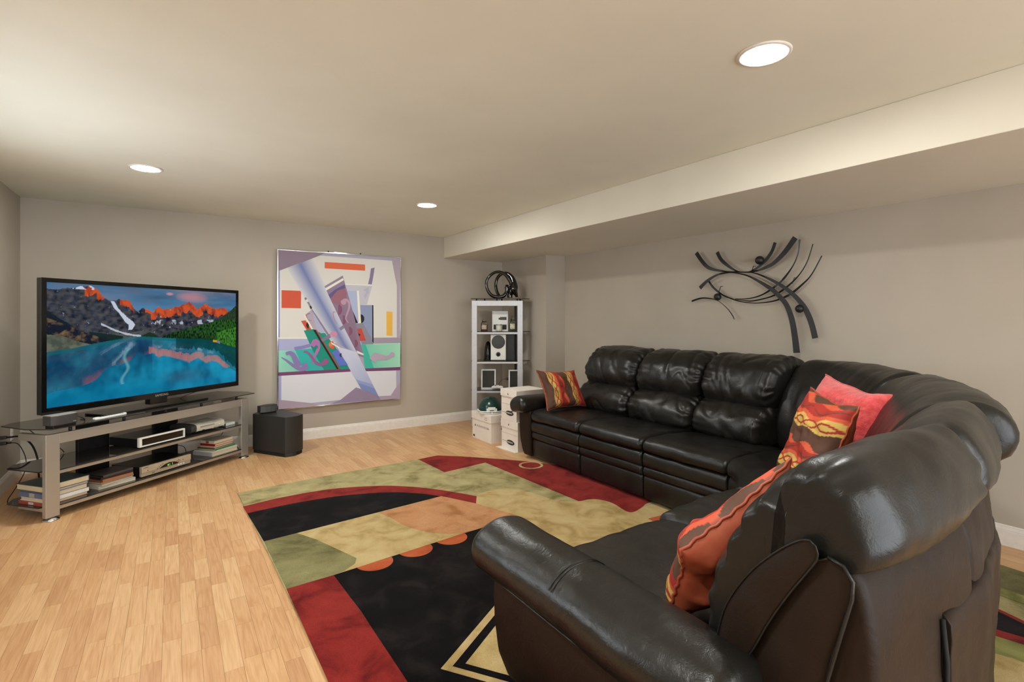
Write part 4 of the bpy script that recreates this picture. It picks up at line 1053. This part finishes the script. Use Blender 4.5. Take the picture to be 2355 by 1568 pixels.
stroke([(600,620),(582,625),(584,660),(600,700),(620,728)], 9, 4, (184,132,148))
disc(577, 915, 38, (222,80,50), PI*.4, PI*1.55, .85); disc(560, 912, 18, (206,120,90)); poly([(570,978),(620,955),(712,1092),(632,1100)], (92,112,194)); disc(655, 1005, 18, (60,40,70), PI*.5, PI*1.5)
poly([(560,888),(640,935),(634,944),(566,905)], (228,224,214))
stroke([(236,952),(320,935),(405,908)], 30, 24, (132,128,178)); disc(425, 902, 38, (168,108,168)); stroke([(445,900),(450,940),(425,1000),(402,1045),(400,1090)], 36, 12, (168,108,168)); disc(430, 935, 16, (20,140,122))
stroke([(318,980),(345,978),(380,1010),(425,1070),(470,1090),(520,1070)], 10, 34, (152,82,138)); disc(514, 1062, 24, (152,82,138))
stroke([(120,1030),(170,1060),(240,1110),(300,1130),(345,1110)], 6, 50, (132,118,170)); stroke([(160,1000),(195,990),(225,1010),(250,1060),(275,1110)], 26, 60, (132,118,170)); disc(330, 1105, 28, (132,118,170))
stroke([(930,1050),(960,1020),(1010,1020),(1060,1025),(1110,995)], 70, 26, (176,160,178)); disc(1108, 996, 22, (176,160,178)); stroke([(935,995),(960,988),(990,1000)], 10, 20, (176,160,178))
# upper-left dark wedge again over the tube
poly([(230,207),(300,183),(465,118),(500,100),(92,75),(92,257),(107,257)], (140,122,138))
me = mesh(PV, PF); setcol(me, PC); link('print', me, 'print', pt)
for k, x in enumerate((1.533, 1.912)):
    t = tag(B().lathe([(.004, 0), (.006, .010), (.009, .012), (.006, .016)], (x, YB, 2.175), 12, 'y').out('wall_screw', 'black_metal', smooth=True), ('left' if k == 0 else 'right')+' one of two small screws in the wall above the painting', 'screw')

# ------------------------------------------------------------------ wall sculpture on the right wall (Y, z, strip height)
R_ = dict(
 R1=([(3.162,2.017,.038),(3.102,1.935,.036),(3.034,1.868,.033),(2.94,1.832,.021),(2.831,1.811,.009),(2.751,1.803,.007),(2.633,1.792,.008),(2.543,1.798,.015),(2.464,1.82,.025),(2.394,1.853,.033),(2.305,1.932,.042),(2.222,2.037,.046)], .07),
 R2=([(2.938,1.999,.033),(2.908,1.941,.033),(2.867,1.896,.03),(2.778,1.829,.018),(2.708,1.799,.007),(2.633,1.792,.008),(2.575,1.808,.016),(2.519,1.842,.024),(2.464,1.889,.03),(2.417,1.952,.028),(2.391,2.019,.028)], .065),
 R3=([(3.117,1.677,.038),(3.034,1.741,.029),(2.931,1.788,.018),(2.831,1.801,.012),(2.76,1.796,.01),(2.641,1.763,.012),(2.543,1.714,.021),(2.417,1.632,.033),(2.349,1.57,.036),(2.29,1.496,.04),(2.247,1.38,.045),(2.222,1.237,.049),(2.208,1.112,.053)], .075),
 R4=([(2.831,1.806,.006),(2.708,1.796,.007),(2.583,1.782,.009),(2.464,1.732,.017),(2.349,1.666,.026),(2.247,1.588,.032),(2.169,1.5,.039),(2.128,1.429,.042),(2.094,1.338,.043),(2.069,1.233,.045)], .068),
 R5=([(3.039,1.742,.017),(2.977,1.668,.018),(2.885,1.602,.014),(2.778,1.558,.011),(2.708,1.537,.008),(2.624,1.524,.006),(2.543,1.52,.006),(2.402,1.535,.01),(2.276,1.582,.016),(2.169,1.663,.012),(2.101,1.735,.007),(2.026,1.871,.006)], .055),
 R6=([(2.76,1.56,.004),(2.674,1.545,.006),(2.583,1.541,.008),(2.425,1.573,.01),(2.312,1.634,.013),(2.204,1.729,.007),(2.135,1.836,.004),(2.091,1.971,.003)], .058),
 R7=([(2.76,1.562,.005),(2.674,1.559,.006),(2.583,1.568,.008),(2.503,1.591,.01),(2.425,1.633,.015),(2.334,1.701,.016),(2.247,1.811,.007),(2.204,1.914,.006),(2.192,2.019,.01)], .061),
 R8=([(3.227,1.556,.016),(3.122,1.581,.012),(3.025,1.575,.009),(2.94,1.551,.006),(2.849,1.484,.009),(2.795,1.42,.012),(2.773,1.38,.01)], .052))
ws = thing('wall_sculpture', 'black metal wall sculpture of sweeping curved strips with three balls above the sofa', 'wall art', (XR, 2.6, 1.12))
for k, (pts, off) in R_.items():
    P = catmull([(a, b, c) for a, b, c in pts], 8); V = []; F = []; n = len(P)
    for i, p in enumerate(P):
        t = Vector((P[min(i+1,n-1)].x-P[max(i-1,0)].x, P[min(i+1,n-1)].y-P[max(i-1,0)].y)).normalized()
        nv = Vector((-t.y, t.x)); wv = max(.004, p.z)/2
        # strips twist: where they look thin they stand edge-on to the wall
        tw = .004
        cx, cy = p.x+0, p.y
        for sx, sd in ((-1, -1), (1, -1), (1, 1), (-1, 1)):
            V.append((XR-off+sd*.0012+sx*tw*.5*0 + (tw*sx if wv < .008 else 0), cx+nv.x*wv*sx+(0.0), cy+nv.y*wv*sx+sd*.0008))
    for i in range(n-1):
        for j in range(4): F.append((i*4+j, i*4+(j+1)%4, (i+1)*4+(j+1)%4, (i+1)*4+j))
    F += [(0,1,2,3), tuple((n-1)*4+q for q in (3,2,1,0))]
    link('curved_strip', mesh(V, F), 'black_metal', ws, world=True)
for (a, b, r) in ((2.525,1.884,.037),(2.932,1.586,.034),(2.188,1.465,.033)):
    V = B().lathe([(r*math.sin(PI*i/12)+1e-5, -r*math.cos(PI*i/12)) for i in range(13)], (XR-.068, a, b), 24)
    V.out('ball', 'black_metal', ws, smooth=True, world=True)
for (a, b) in ((2.605,1.815),(2.925,1.655),(2.252,1.69)):
    B().tube([(XR, a, b+.03), (XR-.03, a, b+.028), (XR-.045, a, b+.0), (XR-.058, a, b-.015), (XR-.05, a, b-.02)], .003, 6).out('hook', 'black_metal', ws, smooth=True, world=True)

# ------------------------------------------------------------------ corner shelf tower
TU, TN = Vector((.8354, -.5497, 0)), Vector((.5497, .8354, 0)); T0 = Vector((3.196, 5.791, 0)); RT = -.58196
tw = thing('shelf_tower', 'tall silver framed corner shelf with smoked glass shelves', 'shelf', T0, RT)
for x in (0, .583):
    B().box(x, x+.066, 0, .03, .022, 1.618).out('leg', 'silver', tw, bevel=.002)
    B().lathe([(.036, 0), (.038, .004), (.024, .012), (.012, .022)], (x+.033, .015, 0), 20).out('foot', 'chrome', tw, smooth=True)
B().box(.066, .583, 0, .03, 1.552, 1.618).out('top_rail', 'silver', tw, bevel=.002)
for z in (1.215, .838, .466, .10): B().box(.066, .583, .004, .026, z-.024, z).out('shelf_rail', 'silver', tw, bevel=.001)
for x in (.012, .607): B().box(x, x+.03, .03, .24, 1.57, 1.61).out('side_rail', 'silver', tw, bevel=.001)
TG = [(-.012,-.008),(.66,-.008),(.745,.13),(.70,.22),(.56,.33),(.10,.33),(-.012,.24)]
B().prism(TG, 1.640, 1.648).out('glass_top', 'smoked_glass', tw)
TG2 = [(.068,.002),(.581,.002),(.581,.032),(.655,.035),(.745,.13),(.70,.22),(.56,.33),(.10,.33),(-.01,.24),(-.01,.034),(.068,.032)]
for z in (1.218, .841, .469, .103): B().prism(TG2, z, z+.008).out('glass_shelf', 'smoked_glass', tw)
for x, y in ((.06,.015),(.155,.20),(.32,.015),(.38,.2),(.58,.015),(.62,.15)):
    B().lathe([(.010, 1.612), (.010, 1.640)], (x, y, 0), 14).out('spacer', 'black_metal', tw, smooth=True)
B().box(.545, .575, .27, .30, 0, 1.61).out('rear_post', 'black_metal', tw, bevel=.002)
def on_tower(x, y, z): p = T0+TU*x+TN*y; return (p.x, p.y, z)
# looped ceramic sculpture
t = thing('loop_sculpture', 'glossy black ceramic sculpture of a bent figure forming loops on the shelf top', 'sculpture', on_tower(.33, .12, 1.648), RT)
S_ = .0056*1.0                                   # metres per source pixel at that depth, drawing origin x=1145, base y=686
def lp(x, y, d=0): return ((x-760)/2355*140*.0055, d, (1262-y)/1514*90*.0055+.004)
loop1 = [lp(1290,690,-.045), lp(1200,520,-.05), lp(1050,330,-.055), lp(850,230,-.06), lp(640,250,-.06), lp(450,380,-.06), lp(330,560,-.06), lp(310,760,-.06), lp(370,960,-.055), lp(500,1130,-.05), lp(650,1200,-.045), lp(820,1215,-.035), lp(980,1170,-.03), lp(1080,1050,-.025), lp(1120,900,-.02), lp(1100,800,-.02), lp(1080,770,-.02)]
P = catmull(loop1, 6); n = len(P)
B().tube(P, [.024-.006*math.sin(PI*min(1, i/n*1.6)) if i < n*.8 else .018+.010*math.sin((i/n-.8)*5*PI) for i in range(n)], 14).out('front_loop', 'ceramic', t, smooth=True)
loop2 = [lp(1050,260,.03), lp(900,280,.05), lp(760,400,.06), lp(680,600,.065), lp(670,800,.065), lp(720,1000,.06), lp(800,1150,.04), lp(900,1215,.02)]
B().tube(catmull(loop2, 6), .021, 12).out('rear_loop', 'ceramic', t, smooth=True)
body = [lp(1000,250,0), lp(1150,290,0), lp(1290,420,-.005), lp(1370,600,-.01), lp(1400,780,-.012), lp(1390,900,-.012), lp(1430,1020,-.012), lp(1490,1120,-.012), lp(1510,1210,-.012)]
rr = [.018,.026,.034,.040,.050,.056,.040,.024,.016]
P = catmull(body, 6); R2_ = [float(np.interp(i/6, range(9), rr)) for i in range(len(P))]
B().tube(P, R2_, 16).out('torso', 'ceramic', t, smooth=True)
B().tube(catmull([lp(1380,880,.0), lp(1290,980,.0), lp(1240,1120,.005), lp(1230,1235,.005)], 5), [.05,.05,.05,.048,.046,.044,.042,.04,.038,.037,.036,.036,.036,.036,.036,.036][:16], 14).out('pedestal', 'ceramic', t, smooth=True)
B().tube(catmull([lp(1080,790,-.02), lp(1120,760,-.02), lp(1170,800,-.02), lp(1260,740,-.03), lp(1290,690,-.04)], 5), .017, 12).out('curl', 'ceramic', t, smooth=True)

def jar(label, x, y, z, r, h, wax, lab, lid='glass'):
    t = thing('candle_jar', label, 'candle', on_tower(x, y, z), RT)
    B().lathe([(r*.96, 0), (r, .006), (r, h*.58), (r*.88, h*.66), (r*.62, h*.72), (r*.62, h*.78)], n=24).out('jar', 'clear_glass', t, smooth=True)
    m = plain('wax_'+label[:6], wax, .5)
    B().lathe([(r*.9, .005), (r*.93, .01), (r*.93, h*.52), (r*.5, h*.53)], n=24).out('wax', m, t, smooth=True)
    B().lathe([(r*.66, h*.78), (r*.72, h*.80), (r*.70, h*.84), (r*.3, h*.86), (r*.34, h*.92), (r*.25, h*.99), (.001, h)], n=24).out('lid', 'clear_glass', t, smooth=True)
    V = []; F = []
    for i in range(13):
        a = -PI/2-.75+i*1.5/12
        for zz_ in (h*.16, h*.50): V.append(((r+.0012)*math.cos(a), (r+.0012)*math.sin(a), zz_))
    for i in range(12): F.append((2*i, 2*i+2, 2*i+3, 2*i+1))
    link('paper_label', mesh(V, F), plain('label_'+label[:6], lab, .6, scale=60, spread=25), t, smooth=True)
    return t
ZS1 = 1.2262
jar('red wax candle jar at the left of the top glass shelf', .152, .13, ZS1, .046, .165, (120,70,64), (176,160,140))
jar('green wax candle jar at the right behind the shelf leg', .52, .12, ZS1, .044, .195, (96,108,76), (196,190,160))
t = thing('small_candle', 'small cream candle in a tumbler with a silver lid before the picture frame', 'candle', on_tower(.345, .10, ZS1), RT)
B().lathe([(.036, 0), (.04, .004), (.04, .078)], n=24).out('tumbler', 'cream_plastic', t, smooth=True); B().lathe([(.0415, .078), (.0415, .088), (.04, .090)], n=24).out('lid', 'chrome', t, smooth=True)
def pframe(label, x, y, z, w_, h, bord, face, tilt=.12, rz=0, art=None):
    t = thing('picture_frame', label, 'picture frame', on_tower(x, y, z), RT+rz)
    k = math.tan(tilt)
    def q(x0, x1, z0, z1, y0, y1, nm, m):
        V = [(x0,y0+z0*k,z0),(x1,y0+z0*k,z0),(x1,y1+z0*k,z0),(x0,y1+z0*k,z0),(x0,y0+z1*k,z1),(x1,y0+z1*k,z1),(x1,y1+z1*k,z1),(x0,y1+z1*k,z1)]
        return B().add(V, [(0,3,2,1),(4,5,6,7),(0,1,5,4),(1,2,6,5),(2,3,7,6),(3,0,4,7)])
    f = q(-w_/2,w_/2,0,bord,0,.014,0,0); g_ = q(-w_/2,w_/2,h-bord,h,0,.014,0,0); f.add(g_.v, g_.f)
    for x0, x1 in ((-w_/2,-w_/2+bord),(w_/2-bord,w_/2)): g_ = q(x0,x1,bord,h-bord,0,.014,0,0); f.add(g_.v, g_.f)
    f.out('frame', 'silver', t); q(-w_/2+bord,w_/2-bord,bord,h-bord,.006,.012,0,0).out('picture', face, t)
    if art:
        for (x0, x1, z0, z1, m) in art: q(x0, x1, z0, z1, .004, .0065, 0, 0).out('photo', m, t)
    B().box(-.015, .015, .02+h*.12, .09+h*.1, 0, .006).out('easel', 'black_plastic', t)
pframe('silver picture frame holding a black and white picture on the top shelf', .357, .17, ZS1, .205, .262, .014, 'white_plastic', art=[(.0,.085,.145,.185,'dark_grey'),(-.085,-.035,.02,.085,'ink'),(.03,.085,.02,.085,'ink'),(-.02,.0,.15,.175,'ink')])
ZS3 = .4772
pframe('silver framed dark picture at the left of the third shelf', .207, .12, ZS3, .19, .252, .017, 'gloss_black', rz=.02)
pframe('silver framed dark picture behind the right leg of the third shelf', .56, .12, ZS3, .185, .245, .017, 'gloss_black', rz=-.05)
t = thing('game_controller', 'white game controller lying on the third shelf', 'controller', on_tower(.325, .07, ZS3), RT+.1)
B().tube(catmull([(-.066,-.02,.02),(-.05,0,.026),(0,.01,.03),(.05,0,.026),(.066,-.02,.02)], 5), [.014,.016,.019,.021,.022,.023,.024,.024,.025,.025,.025,.025,.024,.024,.023,.022,.021,.019,.017,.015,.014], 12).out('body', 'white_plastic', t, smooth=True)
B().lathe([(.006, 0), (.009, .008), (.008, .012)], (-.025, -.005, .045), 12).lathe([(.006, 0), (.009, .008), (.008, .012)], (.03, .0, .045), 12).out('thumb_sticks', 'dark_grey', t, smooth=True)
t = thing('gooseneck_microphone', 'small black microphone on a thin curved stem on the third shelf', 'microphone', on_tower(.33, .17, ZS3), RT)
B().tube(catmull([(0,0,0),(.0,.0,.03),(.02,0,.075),(.06,0,.115),(.115,0,.125)], 5), .0028, 6).out('stem', 'black_plastic', t, smooth=True)
B().lathe([(.018*math.sin(PI*i/8)+1e-5, .018*(1-math.cos(PI*i/8))) for i in range(9)], (.125, 0, .107), 16).out('head', 'black_plastic', t, smooth=True); B().lathe([(.03, 0), (.03, .004), (.006, .008)], n=16).out('base', 'black_plastic', t)
ZS2 = .8492
t = thing('bookshelf_speaker', 'white bookshelf speaker with round black grille on the second shelf', 'speaker', on_tower(.336, .06, ZS2), RT)
B().box(-.097, .097, 0, .14, .008, .335).out('cabinet', 'white_plastic', t, bevel=.004)
B().lathe([(.001, 0), (.078, 0), (.084, .004), (.086, .008), (.08, .011), (.001, .013)], (0, 0, .24), 40, 'y').out('woofer_grille', 'grille', t, smooth=True)
B().lathe([(.018, -.002), (.019, .0015), (.030, .002)], (0, 0, .082), 30, 'y').out('port_ring', 'mid_grey', t, smooth=True); B().lathe([(.001, 0), (.018, .0025)], (0, 0, .082), 24, 'y').out('port', 'hole', t)
B().box(-.085, .085, .01, .13, 0, .008).out('foot', 'black_plastic', t)
t = thing('black_case', 'matte black case standing behind the white speaker on the second shelf', 'case', on_tower(.485, .17, ZS2), RT)
B().box(-.045, .055, -.05, .08, 0, .34).out('body', 'black_plastic', t, bevel=.004); B().box(-.03, .03, -.054, -.05, .28, .30).out('latch', 'black_metal', t)
t = thing('black_vase', 'glossy black rounded object left of the white speaker on the second shelf', 'vase', on_tower(.195, .262, ZS2), RT)
B().lathe([(.055, 0), (.057, .01), (.052, .09), (.044, .16), (.030, .215), (.012, .238), (.001, .242)], n=28).out('body', 'gloss_black', t, smooth=True); B().lathe([(.058, 0), (.06, .004), (.055, .01)], n=28).out('base', 'black_plastic', t, smooth=True)

# ------------------------------------------------------------------ storage boxes and helmet
def carton(label, x0, x1, y0, y1, z0, z1, lid=.085, rz=0, kind='mountain', name='storage_box', band=True):
    t = thing(name, label, 'box', ((x0+x1)/2, (y0+y1)/2, z0), rz)
    wx, wy, h = (x1-x0)/2, (y1-y0)/2, z1-z0
    B().box(-wx+.008, wx-.008, -wy+.008, wy-.008, 0, h-.012).out('body', 'cardboard', t)
    B().box(-wx, wx, -wy, wy, h-lid, h).out('lid', 'cardboard', t, bevel=.002)
    def tri(ax, u, z, s):
        V = [(0,0),(s,0),(s/2,s*1.15)]
        if ax == 'L': v = [(-wx+.0065, u-a, z+b) for a, b in V]; f = [(0,1,2)]
        else: v = [(u+a, -wy+.0065, z+b) for a, b in V]; f = [(0,1,2)]
        link('printed_triangle', mesh(v, f), 'ink', t)
    if kind == 'mountain':
        tri('L', wy*.72, h*.46, .028); tri('F', -wx*.22, h*.46, .028)
        text('lettering', 'IRON MOUNTAIN', .036, (-wx+.0065, wy*.5, h*.46), (0,-1,0), (0,0,1), 'ink_pale', t, world=False, sx=.95)
        text('lettering', 'IRON MOUNTAIN', .030, (-wx*.0, -wy+.0065, h*.46), (1,0,0), (0,0,1), 'ink_pale', t, world=False, sx=.62)
        o = tri_l = None
        v = [(-wx+.12, -wy-.0008, h-.055), (-wx+.145, -wy-.0008, h-.055), (-wx+.1325, -wy-.0008, h-.03)]; link('printed_triangle', mesh(v, [(0,1,2)]), 'ink', t)
        text('lettering', 'IRON M', .02, (-wx+.155, -wy-.0008, h-.055), (1,0,0), (0,0,1), 'ink_pale', t, world=False)
        text('lettering', 'BUSINESS', .014, (-wx-.0008, -wy*.35, h-.045), (0,-1,0), (0,0,1), 'ink_pale', t, world=False)
        text('lettering', 'RECORDS', .014, (-wx-.0008, -wy*.35, h-.065), (0,-1,0), (0,0,1), 'ink_pale', t, world=False)
        # hand hole
        pts = [(.045*math.cos(a)*(1)+(.02 if math.cos(a) > 0 else -.02), .014*math.sin(a)) for a in [2*PI*i/20 for i in range(20)]]
        link('hand_hole', mesh([(a+wx*.35, -wy+.0062, h*.62+b) for a, b in pts], [tuple(range(20))]), 'hole', t)
        # recycling arrows as three bent strokes
        rb = B(); cx, cz = wx*.15, h*.14
        for k in range(3):
            a0 = PI/2+k*2*PI/3
            P2 = [(cx+.016*math.cos(a0+q), -wy+.006, cz+.016*math.sin(a0+q)) for q in (-.75, -.25, .25, .65)]
            rb.tube(P2, .0028, 5)
        rb.out('recycling_mark', 'ink', t)
        B().box(-wx+.0055, -wx+.008, wy*.72, wy*.86, .018, .04).out('printed_mark', 'ink', t)
    else:
        # oval printed badge with two words on the left face, plus the thin ruled lines
        for zz_ in (h*.52, h*.72): B().box(-wx+.0065, -wx+.008, -wy+.02, wy-.02, zz_, zz_+.0025).out('printed_line', 'ink_pale', t)
        cy, cz = -wy*.12, h*.24
        link('printed_badge', mesh([(-wx+.0058, cy-.075*math.cos(a), cz+.026*math.sin(a)) for a in [2*PI*i/28 for i in range(28)]], [tuple(range(28))]), 'ink', t)
        text('lettering', 'BANKERS BOX', .021, (-wx+.0052, cy+.066, cz-.007), (0,-1,0), (0,0,1), 'white_plastic', t, world=False, sx=.82)
        B().box(-wx+.0065, -wx+.008, cy+.08, wy-.02, cz-.002, cz+.004).out('printed_line', 'ink_pale', t)
        tb_ = [(-wx-.0008, wy*.1, h-.055), (-wx-.0008, wy*.1-.022, h-.055), (-wx-.0008, wy*.1-.011, h-.03)]; link('printed_triangle', mesh(tb_, [(0,1,2)]), 'ink', t)
    return t
carton('white cardboard box on the floor with a green helmet on its lid', 2.945, 3.285, 4.90, 5.34, 0, .31)
carton('white cardboard box on the floor, bottom of the stack by the sofa arm', 2.985, 3.36, 4.43, 4.76, .004, .31, kind='bank')
carton('white cardboard box on top of the stack by the sofa arm', 2.975, 3.35, 4.44, 4.75, .31, .635, kind='bank', lid=.075)
t = thing('cardboard_flap', 'flat white cardboard sheet on the floor under the box stack', 'cardboard', (3.08, 4.60, 0))
B().prism([(-.15,.18),(-.13,-.17),(.2,-.17),(.2,.16)], .0006, .0035).out('sheet', 'cardboard', t)
hm = thing('football_helmet', 'dark green football helmet with a white face mask on the cardboard box lid', 'helmet', (3.09, 5.15, .31), -.45); hm.scale = (1.2, 1.2, 1.2)
V = []; F = []
for i in range(13):
    th = PI*.5*i/12
    for j in range(32):
        a = 2*PI*j/32; V.append((.112*math.cos(th)*math.cos(a)*1.05, .13*math.cos(th)*math.sin(a), .012+.135*math.sin(th)))
for i in range(12):
    for j in range(32): F.append((i*32+j, i*32+(j+1)%32, (i+1)*32+(j+1)%32, (i+1)*32+j))
F.append(tuple(range(31,-1,-1)))
link('shell', mesh(V, F), 'helmet', hm, smooth=True)
B().box(-.035, .035, -.142, -.118, .035, .062).box(-.05, -.02, -.14, -.118, .012, .05).box(.02, .05, -.14, -.118, .012, .05).out('mask_clip', 'white_plastic', hm, bevel=.003)
B().tube(catmull([(-.125,-.02,.03),(-.105,-.09,.02),(-.05,-.14,.022),(0,-.152,.024),(.05,-.14,.022),(.105,-.09,.02),(.125,-.02,.03)], 6), .006, 8).tube(catmull([(-.12,-.02,.012),(-.10,-.10,.008),(-.05,-.15,.008),(0,-.162,.008),(.05,-.15,.008),(.10,-.10,.008),(.12,-.02,.012)], 6), .005, 8).tube([(0,-.152,.024),(0,-.162,.008)], .005, 6).out('face_mask', 'white_plastic', hm, smooth=True)
